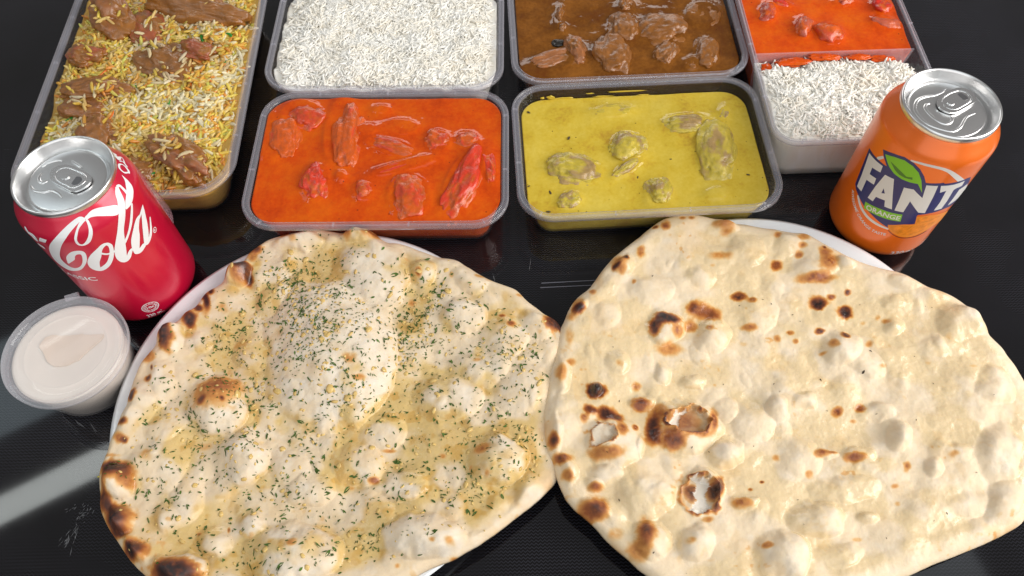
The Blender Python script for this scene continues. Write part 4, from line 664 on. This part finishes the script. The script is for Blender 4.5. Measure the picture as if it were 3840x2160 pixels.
# ---------------------------------------------------------------- naan
CH = [(0, (.76, .59, .38)), (.15, (.73, .48, .20)), (.34, (.60, .265, .065)), (.55, (.30, .085, .02)), (.75, (.11, .032, .016)), (1, (.022, .012, .012))]
def smooth_closed(P, n, sig):
    Q = resample(P, n); k = np.arange(-40, 41); g = np.exp(-.5 * (k / sig) ** 2); g /= g.sum()
    return np.stack([np.convolve(np.r_[Q[-40:, i], Q[:, i], Q[:40, i]], g, 'valid') for i in (0, 1)], 1)
class Naan:
    def __init__(s, key, zover, seed):
        s.P = smooth_closed(DATA['naan' + key], 880, 2.2)
        nn = s.P - s.P.mean(0); nn /= np.hypot(*nn.T)[:, None]
        tt = np.arange(880) / 880 * 2 * np.pi
        s.P = s.P + nn * (.35 * fbm(8 * np.cos(tt), 8 * np.sin(tt), None, 3, seed))[:, None]
        s.c = s.P.mean(0); d = s.P - s.c; s.th = np.unwrap(np.arctan2(d[:, 1], d[:, 0])); s.rad = np.hypot(*d.T)
        s.bub, s.chr, s.seed, s.zover = DATA['bub' + key], DATA['char' + key], seed, zover
        if key == 'A': s.chr = [[*e[:2], e[2] * (1.3 if e[5] > .6 else 1.05), e[3] * (1.3 if e[5] > .6 else 1.05), *e[4:]] for e in s.chr]; s.bub = [[*s.bub[0][:5], 11.5]] + s.bub[1:]
        s.pl = PL[key]; s.key = key
        g = np.random.default_rng(seed); lo, hi = s.P.min(0), s.P.max(0)
        s.bub = s.bub + [[g.uniform(lo[0], hi[0]), g.uniform(lo[1], hi[1]), a := g.uniform(11, 22), a * g.uniform(.55, .9), g.uniform(0, 180), a * g.uniform(.12, .2)] for _ in range(26 if key == 'A' else 8)]
        s.small = [(g.uniform(lo[0], hi[0]), g.uniform(lo[1], hi[1]), a := g.uniform(3, 10), a * g.uniform(.6, 1), g.uniform(0, 180), a * g.uniform(.10, .20)) for _ in range(150)]
    def edge(s, x, y):
        a = np.arctan2(y - s.c[1], x - s.c[0]); t0 = min(s.th[0], s.th[-1]); a = (a - t0) % (2 * np.pi) + t0
        o = np.argsort(s.th); rr = np.interp(a, s.th[o], s.rad[o], period=2 * np.pi)
        return np.maximum(rr - np.hypot(x - s.c[0], y - s.c[1]), 0) * .92
    def base(s, x, y):
        px, py, pr = s.pl; rho = np.hypot(x - px, y - py)
        z = 11.2 + 5.5 * sstep(.45, 1.05, rho / pr)
        return z - .10 * np.maximum(rho - pr, 0) + s.zover(x, y)
    def ev(s, x, y, want=False):
        x = np.asarray(x, float); y = np.asarray(y, float); d = s.edge(x, y); sd = s.seed
        wx = x + 1.7 * fbm(x / 13, y / 13, None, 2, sd + 1); wy = y + 1.7 * fbm(x / 11 + 40, y / 11, None, 3, sd + 2)
        T = 4.6
        prof = T * np.sqrt(np.clip(1 - (1 - np.clip(d / 4.2, 0, 1)) ** 2, 0, 1)) + 1.3 * np.exp(-((d - 8) / 6) ** 2)
        hb = np.zeros_like(x)
        def blob(e, wx, wy):
            t = R(e[4]); c, sn = math.cos(t), math.sin(t); dx, dy = wx - e[0], wy - e[1]
            return ((c * dx + sn * dy) / e[2]) ** 2 + ((-sn * dx + c * dy) / e[3]) ** 2
        for e in s.bub:
            dx, dy = wx - e[0], wy - e[1]; dn = (.8 * dx - .6 * dy) / (np.hypot(dx, dy) + 1e-6)
            hb = np.maximum(hb, e[5] * (1.15 if s.key == 'A' else .84) * np.clip(1 - blob(e, wx, wy), 0, 1) ** ((.98 if s.key == 'A' else 1.12) - .5 * dn))
        sm = np.zeros_like(x)
        for e in s.small:
            k = np.nonzero((np.abs(x - e[0]) < e[2] * 1.3) & (np.abs(y - e[1]) < e[2] * 1.3))[0]
            if len(k): sm[k] = np.maximum(sm[k], e[5] * np.clip(1 - blob(e, wx[k], wy[k]), 0, 1) ** 1.15)
        n1 = fbm(x / 22, y / 22, None, 2, sd + 4); n2 = fbm(x / 5, y / 5, None, 3, sd + 6)
        inn = sstep(1, 7, d)
        z = s.base(x, y) + prof + inn * (hb + sm * .8 + 1.5 * n1 + .16 * n2)
        rg = fbm(x / 6, y / 6, None, 3, sd + 31, .6); rg2 = fbm(x / 6, y / 6, None, 3, sd + 37, .6)
        dent = np.zeros_like(x); rimc = np.zeros_like(x); craterm = np.zeros_like(x)
        if s.key == 'B':
            for e in DATA['dents']:
                q = np.sqrt(blob(e, x + 1.9 * rg, y + 1.9 * rg2))
                dn = 1 - sstep(.80, 1.02, q); z = z * (1 - .9 * dn) + .9 * dn * (s.base(x, y) + 7.6 - e[5]); z += 1.1 * np.exp(-((q - 1.02) / .09) ** 2); dent = np.maximum(dent, dn); rimc = np.maximum(rimc, np.exp(-((q - 1.0) / .13) ** 2))
            e = DATA['crater'][0]; craterm = 1 - sstep(.85, 1.0, np.sqrt(blob(e, x + 2.6 * rg, y + 2.6 * rg2)))
            hole = np.zeros_like(x)
            for H in DATA['holes']:
                H = resample(np.array(H), 140)
                H = H + .7 * np.stack([fbm(H[:, 0] / 2.2, H[:, 1] / 2.2, None, 3, 3, .65), fbm(H[:, 0] / 2.2, H[:, 1] / 2.2, None, 3, 5, .65)], 1)
                k = (np.abs(x - H[:, 0].mean()) < 30) & (np.abs(y - H[:, 1].mean()) < 30)
                hole[k] = np.maximum(hole[k], inpoly(x[k], y[k], H).astype(float))
            z -= 1.0 * hole
        if not want: return z
        ch = np.zeros_like(x)
        nf = fbm(x / 1.7, y / 1.7, None, 3, sd + 9); nm = fbm(x / 5.5, y / 5.5, None, 3, sd + 10)
        for e in s.chr:
            q = np.sqrt(blob(e[:5], x + .9 * nm * min(1, e[3] / 4), y + .9 * n2 * min(1, e[3] / 4)))
            k = e[5] * (1 - sstep(.22, 1.48, q + .13 * nf))
            ch = 1 - (1 - ch) * (1 - k * .97)
        ch = np.clip(ch * (1 + .22 * nf), 0, 1)
        ch = np.maximum(ch, rimc * np.clip(.48 + .35 * nm + .2 * rg, 0, .9))
        fr = sstep(.62, .95, fbm(x / 3.2, y / 3.2, None, 2, sd + 12)) * sstep(.1, .7, fbm(x / 22, y / 22, None, 2, sd + 13))
        ch = np.maximum(ch, .13 * fr)
        toast = .16 * sstep(.0, .9, fbm(x / 13, y / 13, None, 3, sd + 15)) + .10 * np.exp(-d / 5)
        hi = sstep(1.0, 6.5, hb + sm * 1.4)
        oil = sstep(-.15, .65, fbm(x / 19, y / 19, None, 3, sd + 17) - 1.0 * hi + (.25 if s.key == 'A' else .38)) * sstep(3, 12, d)
        cdry = mix((.74, .585, .395) if s.key == 'A' else (.755, .605, .415), (.79, .69, .56), np.clip(hi * (.6 if s.key == 'A' else .38) + .35 * nm, 0, 1))
        oc = (.665, .46, .16) if s.key == 'A' else (.735, .56, .315)
        c = mix(cdry, oc, oil * (.85 if s.key == 'A' else .75))
        if s.key == 'A': c = mix(c, (.58, .34, .085), .8 * sstep(.35, .9, fbm(x / 7, y / 7, None, 3, sd + 19) + .25) * oil)
        cc = ramp(np.clip(ch + toast * (1 - ch), 0, 1), CH)
        c = mix(c, cc, sstep(.02, .30, ch + toast * .7))
        c = mix(c, mix((.62, .48, .33), (.78, .67, .52), np.clip(.5 + nm + .5 * nf, 0, 1)), craterm * .92)
        if s.key == 'B':
            c = mix(c, mix((.46, .27, .12), (.66, .52, .34), np.clip(.5 + nm, 0, 1)), dent * (1 - craterm) * .45 * (1 - ch))
            c = mix(c, (.82, .75, .65), hole * .95)
        wet = np.clip(oil * (.8 + .5 * n2) + .25 * sstep(.3, .8, ch), 0, 1) * (1 - craterm)
        return z, c, wet
    def build(s, name, label):
        root = thing(name, label, 'flatbread', (s.c[0], s.c[1], 0))
        s.root = root; nr = 250; N = len(s.P)
        sv = 1 - (1 - np.linspace(0.002, 1, nr)) ** 1.12
        g = s.c + sv[:, None, None] * (s.P - s.c)[None]; X, Y = g[..., 0].ravel(), g[..., 1].ravel()
        z, c, wet = s.ev(X, Y, True)
        z.reshape(nr, N)[-1] = s.base(X, Y).reshape(nr, N)[-1]
        V = np.stack([X - s.c[0], Y - s.c[1], z], 1); F = grid_faces(nr, N)
        cen = s.c + np.linspace(1, 0.01, 24)[1:, None, None] * (s.P - s.c)[None]; bx, by = cen[..., 0].ravel(), cen[..., 1].ravel()
        zb = s.base(bx, by) - .1
        Vb = np.stack([bx - s.c[0], by - s.c[1], zb], 1); Fb = grid_faces(23, N) + nr * N
        Fj = np.stack([(nr - 1) * N + np.arange(N), (nr - 1) * N + (np.arange(N) + 1) % N, nr * N + (np.arange(N) + 1) % N, nr * N + np.arange(N)], 1)
        V = np.concatenate([V, Vb]); F = np.concatenate([F, Fj, Fb]).astype(np.int32)
        C = np.concatenate([c, np.tile((.7, .55, .32), (len(Vb), 1))]); W_ = np.concatenate([wet, np.zeros(len(Vb))])
        return mesh_obj('crust', V, F, M['naan'], root, attrs={'col': C, 'wet': W_})
gauss = lambda x, y, cx, cy, s: np.exp(-((x - cx) ** 2 + (y - cy) ** 2) / (2 * s * s))
nB = Naan('B', lambda x, y: 5.0 * np.exp(-np.maximum(x - 14, 0) / 16) * sstep(60, 110, y) * sstep(215, 185, y), 300)
nB.build('plain_naan', 'plain blistered naan with burst bubbles on the right plate')
nA = Naan('A', lambda x, y: -1.5 * np.exp(-np.maximum(30 - x, 0) / 12) * sstep(60, 110, y) * sstep(215, 185, y), 500)
nA.build('herb_naan', 'naan topped with green herbs and chopped garlic on the left plate')
# herbs and garlic on the left naan
gh = np.random.default_rng(12)
def scatter(n, naan, clusters, base):
    pts = []
    wts = np.array([c[5] * c[2] * c[3] for c in clusters]) if clusters else np.array([1.]); wts = wts / wts.sum()
    lo, hi = naan.P.min(0), naan.P.max(0)
    while len(pts) < n:
        if gh.random() < base:
            p = gh.uniform(lo, hi)
        else:
            e = clusters[gh.choice(len(clusters), p=wts)]; t = R(e[4]); u = gh.normal(0, .62, 2) * (e[2], e[3])
            p = (e[0] + math.cos(t) * u[0] - math.sin(t) * u[1], e[1] + math.sin(t) * u[0] + math.cos(t) * u[1])
        if float(naan.edge(np.array([p[0]]), np.array([p[1]]))[0]) > gh.uniform(3, 22): pts.append(p)
    return np.array(pts)
def flakes(naan, pts, tmpl, scl, aspect, mat, n_single, names, tilt, lift):
    n = len(pts); x, y = pts.T; z = naan.ev(x, y)
    e = .5; gx = (naan.ev(x + e, y) - naan.ev(x - e, y)) / (2 * e); gy = (naan.ev(x, y + e) - naan.ev(x, y - e)) / (2 * e)
    nz = np.stack([-gx, -gy, np.ones(n)], 1) + gh.normal(0, tilt, (n, 3)); nz /= np.linalg.norm(nz, axis=1)[:, None]
    a = gh.uniform(0, 2 * np.pi, n); t0 = np.stack([np.cos(a), np.sin(a), np.zeros(n)], 1)
    ty = np.cross(nz, t0); ty /= np.linalg.norm(ty, axis=1)[:, None]; tx = np.cross(ty, nz)
    Rm = np.stack([tx * scl[:, None], ty * (scl * aspect)[:, None], nz * (scl * .8)[:, None]], 2)
    pos = np.stack([x - naan.c[0], y - naan.c[1], z + lift], 1); gv, gf = tmpl
    o = np.argsort(-scl); si, re = o[:n_single], o[n_single:]
    v = np.einsum('nij,kj->nki', Rm[re], gv) + pos[re][:, None]
    ob = mesh_obj(names[1], v.reshape(-1, 3), (gf[None] + (np.arange(len(re)) * len(gv))[:, None, None]).reshape(-1, gf.shape[1]), mat, naan.root, smooth=False); ob['kind'] = 'stuff'
    proto = None
    for i in si:
        if proto is None: q = mesh_obj(names[0], gv, gf, mat, naan.root, smooth=False); proto = q.data
        else: q = bpy.data.objects.new(names[0], proto); COL.objects.link(q); q.parent = naan.root
        q.matrix_local = Matrix([[*Rm[i][k], pos[i][k] * MM] for k in range(3)] + [[0, 0, 0, 1]])
leaf = (np.array([(-1, 0, 0), (-.45, -.55, .18), (-.3, .5, .1), (.35, -.45, .05), (.4, .6, .22), (1, .1, .05), (0, 0, -.12)]), np.array([(0, 1, 6), (1, 3, 6), (3, 5, 6), (5, 4, 6), (4, 2, 6), (2, 0, 6)]))
hp = scatter(3300, nA, DATA['herbc'], .74); ns_ = len(hp)
flakes(nA, hp, leaf, np.clip(gh.lognormal(.0, .45, ns_), .4, 3.0), gh.uniform(.25, .85, ns_), M['herb'], 260, ('herb_flake', 'herb_flakes'), .35, .15)
iv, if_ = ico(2); gl = iv * (1 + .25 * fbm(iv[:, 0] * 1.7, iv[:, 1] * 1.7, iv[:, 2] * 1.7, 2, 3))[:, None] * np.array([1, 1, .38])
gp = scatter(950, nA, DATA['herbc'], .62); ng = len(gp)
flakes(nA, gp, (gl, if_), np.clip(gh.lognormal(-.02, .42, ng), .5, 3), gh.uniform(.4, .95, ng), M['garlic'], 130, ('garlic_bit', 'garlic_bits'), .2, .05)
hb_ = scatter(46, nB, None, 1.0)
flakes(nB, hb_, leaf, np.clip(gh.lognormal(-.6, .4, 46), .3, 1.6), gh.uniform(.3, .8, 46), simple('dark_herb_speck', (0.05, 0.03, 0.012), .6), 30, ('herb_flake', 'herb_flakes'), .3, .15)
# ---------------------------------------------------------------- drink cans
BODY = [(0, 23.5), (1.0, 24.2), (2, 25.5), (4, 28), (6, 30), (8, 31.5), (10, 32.5), (12, 33), (14, 33.05), (97, 33.05), (99, 32.9), (101, 32.4), (103, 31.4), (105, 30.2), (107, 28.9), (109, 27.8), (110.5, 26.9), (111.3, 26.3)]
def canr(v): return np.interp(v, [p[0] for p in BODY], [p[1] for p in BODY])
def wrapm(uv, off):
    uv = np.asarray(uv, float); r = canr(uv[:, 1]) + off; t = -np.pi / 2 + uv[:, 0] / 33
    return np.stack([r * np.cos(t), r * np.sin(t), uv[:, 1]], 1)
def closed_curve(P, n=6):
    P = np.asarray(P, float); N = len(P); out = []
    for i in range(N):
        a, b, c, d = P[i - 1], P[i], P[(i + 1) % N], P[(i + 2) % N]
        for t in np.linspace(0, 1, n, endpoint=False): out.append(.5 * (2 * b + (c - a) * t + (2 * a - 5 * b + 4 * c - d) * t * t + (3 * b - a - 3 * c + d) * t ** 3))
    return np.array(out)
def poly_print(name, polys, mat, parent, off, curvy=False):
    b = bmesh.new()
    for P in polys:
        if curvy: P = closed_curve(P)
        vs = [b.verts.new((p[0], p[1], 0)) for p in P]
        for tri in tessellate_polygon([[Vector((p[0], p[1], 0)) for p in P]]):
            try: b.faces.new([vs[i] for i in tri])
            except ValueError: pass
    xs = [v.co.x for v in b.verts]; ys = [v.co.y for v in b.verts]
    for x in np.arange(min(xs), max(xs), 2.0)[1:]:
        bmesh.ops.bisect_plane(b, geom=b.verts[:] + b.edges[:] + b.faces[:], plane_co=(x, 0, 0), plane_no=(1, 0, 0))
    for y in np.arange(math.floor(min(ys)), max(ys), 2.0)[1:]:
        bmesh.ops.bisect_plane(b, geom=b.verts[:] + b.edges[:] + b.faces[:], plane_co=(0, y, 0), plane_no=(0, 1, 0))
    b.verts.ensure_lookup_table(); b.verts.index_update()
    v = wrapm([v.co[:2] for v in b.verts], off); f = [[q.index for q in fc.verts] for fc in b.faces]; b.free()
    o = recalc(mesh_obj(name, v, f, mat, parent, smooth=False)); return o
def catmull(P, n=10):
    P = np.asarray(P, float); Q = np.vstack([2 * P[0] - P[1], P, 2 * P[-1] - P[-2]]); out = []
    for i in range(1, len(Q) - 2):
        for t in np.linspace(0, 1, n, endpoint=False):
            a, b, c, d = Q[i - 1:i + 3]
            out.append(.5 * (2 * b + (c - a) * t + (2 * a - 5 * b + 4 * c - d) * t * t + (3 * b - a - 3 * c + d) * t ** 3))
    return np.array(out + [Q[-2]])
def stroke_print(name, strokes, mat, parent, off):
    V, F = [], []; k0 = 0
    for si, s in enumerate(strokes):
        P = catmull(s); p = P[:, :2]; w = np.maximum(P[:, 2], .05) / 2
        d = np.gradient(p, axis=0); d /= np.hypot(*d.T)[:, None] + 1e-9; n = np.stack([-d[:, 1], d[:, 0]], 1)
        a0, a1 = p[:1] - d[:1] * w[0] * .6, p[-1:] + d[-1:] * w[-1] * .6
        p = np.vstack([a0, p, a1]); n = np.vstack([n[:1], n, n[-1:]]); w = np.r_[w[0] * .5, w, w[-1] * .5]
        o_ = off + .012 * si + np.linspace(0, .006, len(p))
        rows = [wrapm(p + n * (w * k)[:, None], o_) for k in (-1, -.5, 0, .5, 1)]
        V.append(np.stack(rows, 1).reshape(-1, 3)); f = grid_faces(len(p), 5, False) + k0; F += [list(x) for x in f]; k0 += len(p) * 5
    return mesh_obj(name, np.concatenate(V), F, mat, parent, smooth=False)
def text_mesh(s, bold=0.0):
    cu = bpy.data.curves.new('lettering', 'FONT'); cu.body = s; cu.size = 1 / .7; cu.offset = bold; cu.resolution_u = 3
    o = bpy.data.objects.new('lettering', cu); COL.objects.link(o)
    bpy.context.view_layer.update(); dg = bpy.context.evaluated_depsgraph_get(); me = o.evaluated_get(dg).to_mesh()
    v = np.array([q.co[:2] for q in me.vertices]).reshape(-1, 2); f = [list(p.vertices) for p in me.polygons]
    o.evaluated_get(dg).to_mesh_clear(); bpy.data.objects.remove(o); bpy.data.curves.remove(cu)
    return v, f
def text_print(name, s, path, height, mat, parent, off, bold=0.02):
    """lettering laid along a baseline path of (u, v) points, filling its whole length"""
    v, f = text_mesh(s, bold); P = catmull([list(p) for p in path], 24) if len(path) > 2 else np.array(path, float)
    L = np.r_[0, np.cumsum(np.hypot(*np.diff(P, axis=0).T))]
    x = (v[:, 0] - v[:, 0].min()) / (v[:, 0].max() - v[:, 0].min()) * L[-1]
    d = np.gradient(P, axis=0) if len(P) > 2 else np.tile(P[1] - P[0], (2, 1)); d = d / np.hypot(*d.T)[:, None]
    px, py = np.interp(x, L, P[:, 0]), np.interp(x, L, P[:, 1]); dx, dy = np.interp(x, L, d[:, 0]), np.interp(x, L, d[:, 1])
    h_ = v[:, 1] * height
    return mesh_obj(name, wrapm(np.stack([px - dy * h_, py + dx * h_], 1), off), f, mat, parent, smooth=False)
def ring_uv(cu, cv, ru, rv, w, n=40):
    t = np.linspace(0, 2 * np.pi, n); return [[cu + ru * math.cos(a), cv + rv * math.sin(a), w] for a in t]
def tube(name, P, rad, mat, parent, zf):
    P = catmull([list(p) + [0] for p in P], 8)[:, :2]; d = np.gradient(P, axis=0); d /= np.hypot(*d.T)[:, None]; n = np.stack([-d[:, 1], d[:, 0]], 1)
    th = np.linspace(0, np.pi, 7); V = []
    tp = np.sin(np.linspace(.12, np.pi - .12, len(P))) ** .4
    for a in th: V.append(np.c_[P + n * (rad * math.cos(a) * tp)[:, None], zf + .55 * rad * math.sin(a) * tp])
    V = np.stack(V, 1).reshape(-1, 3)
    return recalc(mesh_obj(name, V, grid_faces(len(P), 7, False), mat, parent))
def slab(name, P, z0, z1, mat, parent, bev=.35):
    b = bmesh.new(); vs = [b.verts.new((p[0], p[1], z0)) for p in P]; f = b.faces.new(vs)
    ex = bmesh.ops.extrude_face_region(b, geom=[f]); top = [g for g in ex['geom'] if isinstance(g, bmesh.types.BMVert)]
    for v in top: v.co.z = z1
    bmesh.ops.recalc_face_normals(b, faces=b.faces[:])
    ed = [e for e in b.edges if all(abs(v.co.z - z1) < 1e-6 for v in e.verts)]
    bmesh.ops.bevel(b, geom=ed, offset=bev, segments=3, affect='EDGES')
    b.verts.index_update(); v = [v.co[:] for v in b.verts]; F = [[q.index for q in fc.verts] for fc in b.faces]; b.free()
    return mesh_obj(name, v, F, mat, parent, smooth=False)
def can(name, label, cx, cy, paint, lid):
    t = thing(name, label, 'drink can', (cx, cy, 0), 0, 'drink cans on the table')
    b = lathe('can_body', BODY, M[paint], t, 160, False, True)
    lprof = [(110.9, 26.6), (111.6, 27.0), (113.0, 27.15), (114.4, 27.0), (115.0, 26.5), (115.15, 26.0), (114.9, 25.5), (114.0, 25.2), (109.2, 22.9), (107.6, 22.4), (107.2, 21.9), (107.6, 21.4), (109.0, 21.1), (109.5, 20.7), (109.6, 20.0), (109.55, 12), (109.5, .02)]
    ld = lathe('lid', lprof, M['alu'], t, 160, True)
    for q in lid['ridge']: tube('score_ridge', q, 1.0, M['alu'], ld, 109.5)
    P = smooth_closed(np.array(lid['tab']), 60, 1.2); rv = np.array(lid['rivet'])
    slab('pull_tab', P, 110.2, 111.3, M['alu2'], ld, .5)
    tb = bpy.data.objects[ld.children[-1].name] if ld.children else ld
    inner = P.mean(0) + (P - P.mean(0)) * .74
    tube('tab_bead', np.vstack([inner, inner[:2]]), .55, M['alu2'], ld, 111.25)
    H = smooth_closed(np.array(lid['hole']), 40, 1.5); slab('finger_hole_shade', H, 111.0, 111.36, simple('tab_shadow_gap', (.25, .25, .26), .4, metal=1), ld, .1)  # solid dark plate on the tab, the opening's shade put into its colour
    th = np.linspace(0, 2 * np.pi, 28, endpoint=False)
    slab('rivet', np.stack([rv[0] + 2.2 * np.cos(th), rv[1] + 2.2 * np.sin(th)], 1), 110.4, 111.9, M['alu2'], ld, .5)
    return t
ck = DATA['coke']
tc = can('drink_can', 'red cola can with white script lettering beside the dip cup', -238.56, 271.89, 'red', DATA['cokelid'])
poly_print('logo_lettering', [ck['C']], M['white_ink'], tc, .06, True); poly_print('logo_lettering', [ck['flour']], M['white_ink'], tc, .075, True); poly_print('logo_lettering', [ck['dash']], M['white_ink'], tc, .06)
stroke_print('logo_lettering', ck['str'], M['white_ink'], tc, .09)
text_print('small_lettering', 'CLASSIC', [(-27.5, 59.3), (1.3, 59.3)], 3.6, M['white_ink'], tc, .06, .02)
u, v = ck['reg'][0]; stroke_print('registered_mark', [ring_uv(u, v, 1.5, 1.6, .4)], M['white_ink'], tc, .06); text_print('registered_mark', 'R', [(u - .7, v - .8), (u + .7, v - .8)], 1.6, M['white_ink'], tc, .07)
u, v = ck['emb'][0]; stroke_print('recycling_emblem', [ring_uv(u, v, 4.9, 4.7, .45), ring_uv(u, v, 3.1, 3.0, .35)], M['white_ink'], tc, .06)
tt = np.linspace(.2, 2 * np.pi + .2, 30)
text_print('recycling_emblem', 'REFUND AT DEPOTS', [(u + 3.4 * math.cos(-a - 2), v + 3.4 * math.sin(-a - 2)) for a in np.linspace(.1, 6.1, 26)], 1.0, M['white_ink'], tc, .06, .01)
text_print('recycling_emblem', '10c', [(u - 2.2, v - 1.0), (u + 2.2, v - 1.0)], 2.2, M['white_ink'], tc, .06, .03)
a = np.array(ck['ml']); text_print('small_lettering', '330 mL', [(a[0][0], 11.2), (a[0][0] + 10.5, 11.2)], 3.2, M['white_ink'], tc, .06, .02)
g5 = np.random.default_rng(4); S_ = []
fp = np.array(ck['fine'])
for k in range(26):
    v = 98 - k * 1.62; u0 = float(np.interp(v, fp[::-1, 1], fp[::-1, 0]))
    u = u0
    while u < u0 + 26:
        l = g5.uniform(.8, 3.0); S_.append([[u, v, .62], [u + l, v, .62]]); u += l + .55
o = stroke_print('fine_print', S_, M['pink_ink'], tc, .05)
fn = DATA['fanta']
tf = can('drink_can', 'orange soft drink can with blue and white lettering and a green leaf', 247.72, 306.58, 'orange', DATA['fantalid'])
[stroke_print('white_ring', [q], M['grey_ink'], tf, .05) for q in fn['str']]
poly_print('logo_backing', [fn['bg']], M['blue_ink'], tf, .09)
for k in ('F', 'A', 'N', 'T', 'A2'): poly_print('logo_lettering', [fn[k]], M['grey_ink'], tf, .13)
poly_print('logo_backing', [fn['Ah']], M['blue_ink'], tf, .17)
poly_print('printed_leaf', [fn['leaf']], M['green_ink'], tf, .15); poly_print('printed_leaf', [fn['vein']], M['dgreen_ink'], tf, .19)
poly_print('green_label', [fn['tag']], M['green_ink'], tf, .14)
text_print('small_lettering', 'ORANGE', fn['orange'], 3.9, M['grey_ink'], tf, .19, .03)
poly_print('orange_slice', [fn['slice']], M['slice_ink'], tf, .14)
for k in ('seg1', 'seg2', 'seg3'): poly_print('orange_segment', [fn[k]], M['seg_ink'], tf, .18 + .01 * int(k[3]))
stroke_print('slice_outline', fn['dark'], M['dark_ink'], tf, .17)
text_print('small_lettering', 'AWESOME ORANGE TASTE', fn['awe'], 2.3, M['grey_ink'], tf, .07, .02)
text_print('small_lettering', '330mL', [(-2.0, 10.6), (14.5, 10.6)], 3.6, M['grey_ink'], tf, .07, .02)
stroke_print('recycling_emblem', [ring_uv(24.0, 13.0, 4.6, 4.4, .5), ring_uv(24, 13, 2.8, 2.8, .4)], M['grey_ink'], tf, .07)
text_print('recycling_emblem', '10c', [(22, 12.1), (26, 12.1)], 2.0, M['grey_ink'], tf, .07, .03)
# ---------------------------------------------------------------- dip cup
dx, dy = -259.6, 206.8
t = thing('dip_cup', 'small round lidded plastic cup of creamy pinkish dip by the red can', 'cup', (dx, dy, 0))
lathe('cup', [(0.2, .02), (0.2, 24.5), (0, 26.5), (1.2, 27.3), (30, 32.3), (33.5, 33.0), (33.5, 32.4), (30, 31.6), (2.0, 26.6), (1.2, 25)], M['cup'], t, 128, False)
lid = lathe('lid', [(31.0, 33.7), (31.0, 35.0), (33.5, 35.3), (36.2, 35.4), (37.0, 35.0), (37.2, 34.3), (36.8, 33.4), (35.4, 32.3), (34.2, 31.2), (33.9, 30.0), (33.9, 25.0), (34.3, 24.0), (34.5, 23.4), (34.2, 22.8), (33.9, 22.0), (33.9, .02)], M['lid'], t, 128, True)
slab('lid_tab', [(-9, 33.5), (-1.5, 36.2), (-3, 39.2), (-10.5, 36.6)], 33.6, 35.8, M['lid'], lid, .4)
tag(lathe('dip_sauce', [(1.6, .02), (1.6, 26.0), (30, 31.2), (32.2, 31.4), (32.6, 30.2), (32.7, 28), (32.6, .02)], M['dip'], None, 128, True), 'creamy pale pink dip sauce inside the lidded cup', 'dip').location = (dx * MM, dy * MM, 0)
tt = np.linspace(0, 2 * np.pi, 70, endpoint=False)
sp = [(-15, 11), (-5, 10.5), (4, 11.5), (12, 10.8), (20, 11.5), (17, 5), (12, 0), (8, -6), (1, -9), (-4, -10), (-10, -6), (-13, -1), (-18, 5)]
P = smooth_closed(np.array(sp, float), 70, 1.4); P += .5 * np.stack([fbm(P[:, 0] / 2, P[:, 1] / 2, None, 2, 3), fbm(P[:, 0] / 2, P[:, 1] / 2, None, 2, 9)], 1)
slab('dip_smear', P, 33.0, 33.45, M['dip_film'], t, .1)
# stray rice grain on the table
gv, gf = GR[1]
o = mesh_obj('rice_grain', gv, gf, M['biryani'], None, attrs={'col': np.tile((.62, .55, .08), (len(gv), 1))})
o.location = (-238.0 * MM, 143.0 * MM, .8 * MM); o.rotation_euler = (0, 0, .3); o.scale = (.7, .8, .8); tag(o, 'single yellow rice grain lying on the black table left of the herb naan', 'rice grain')
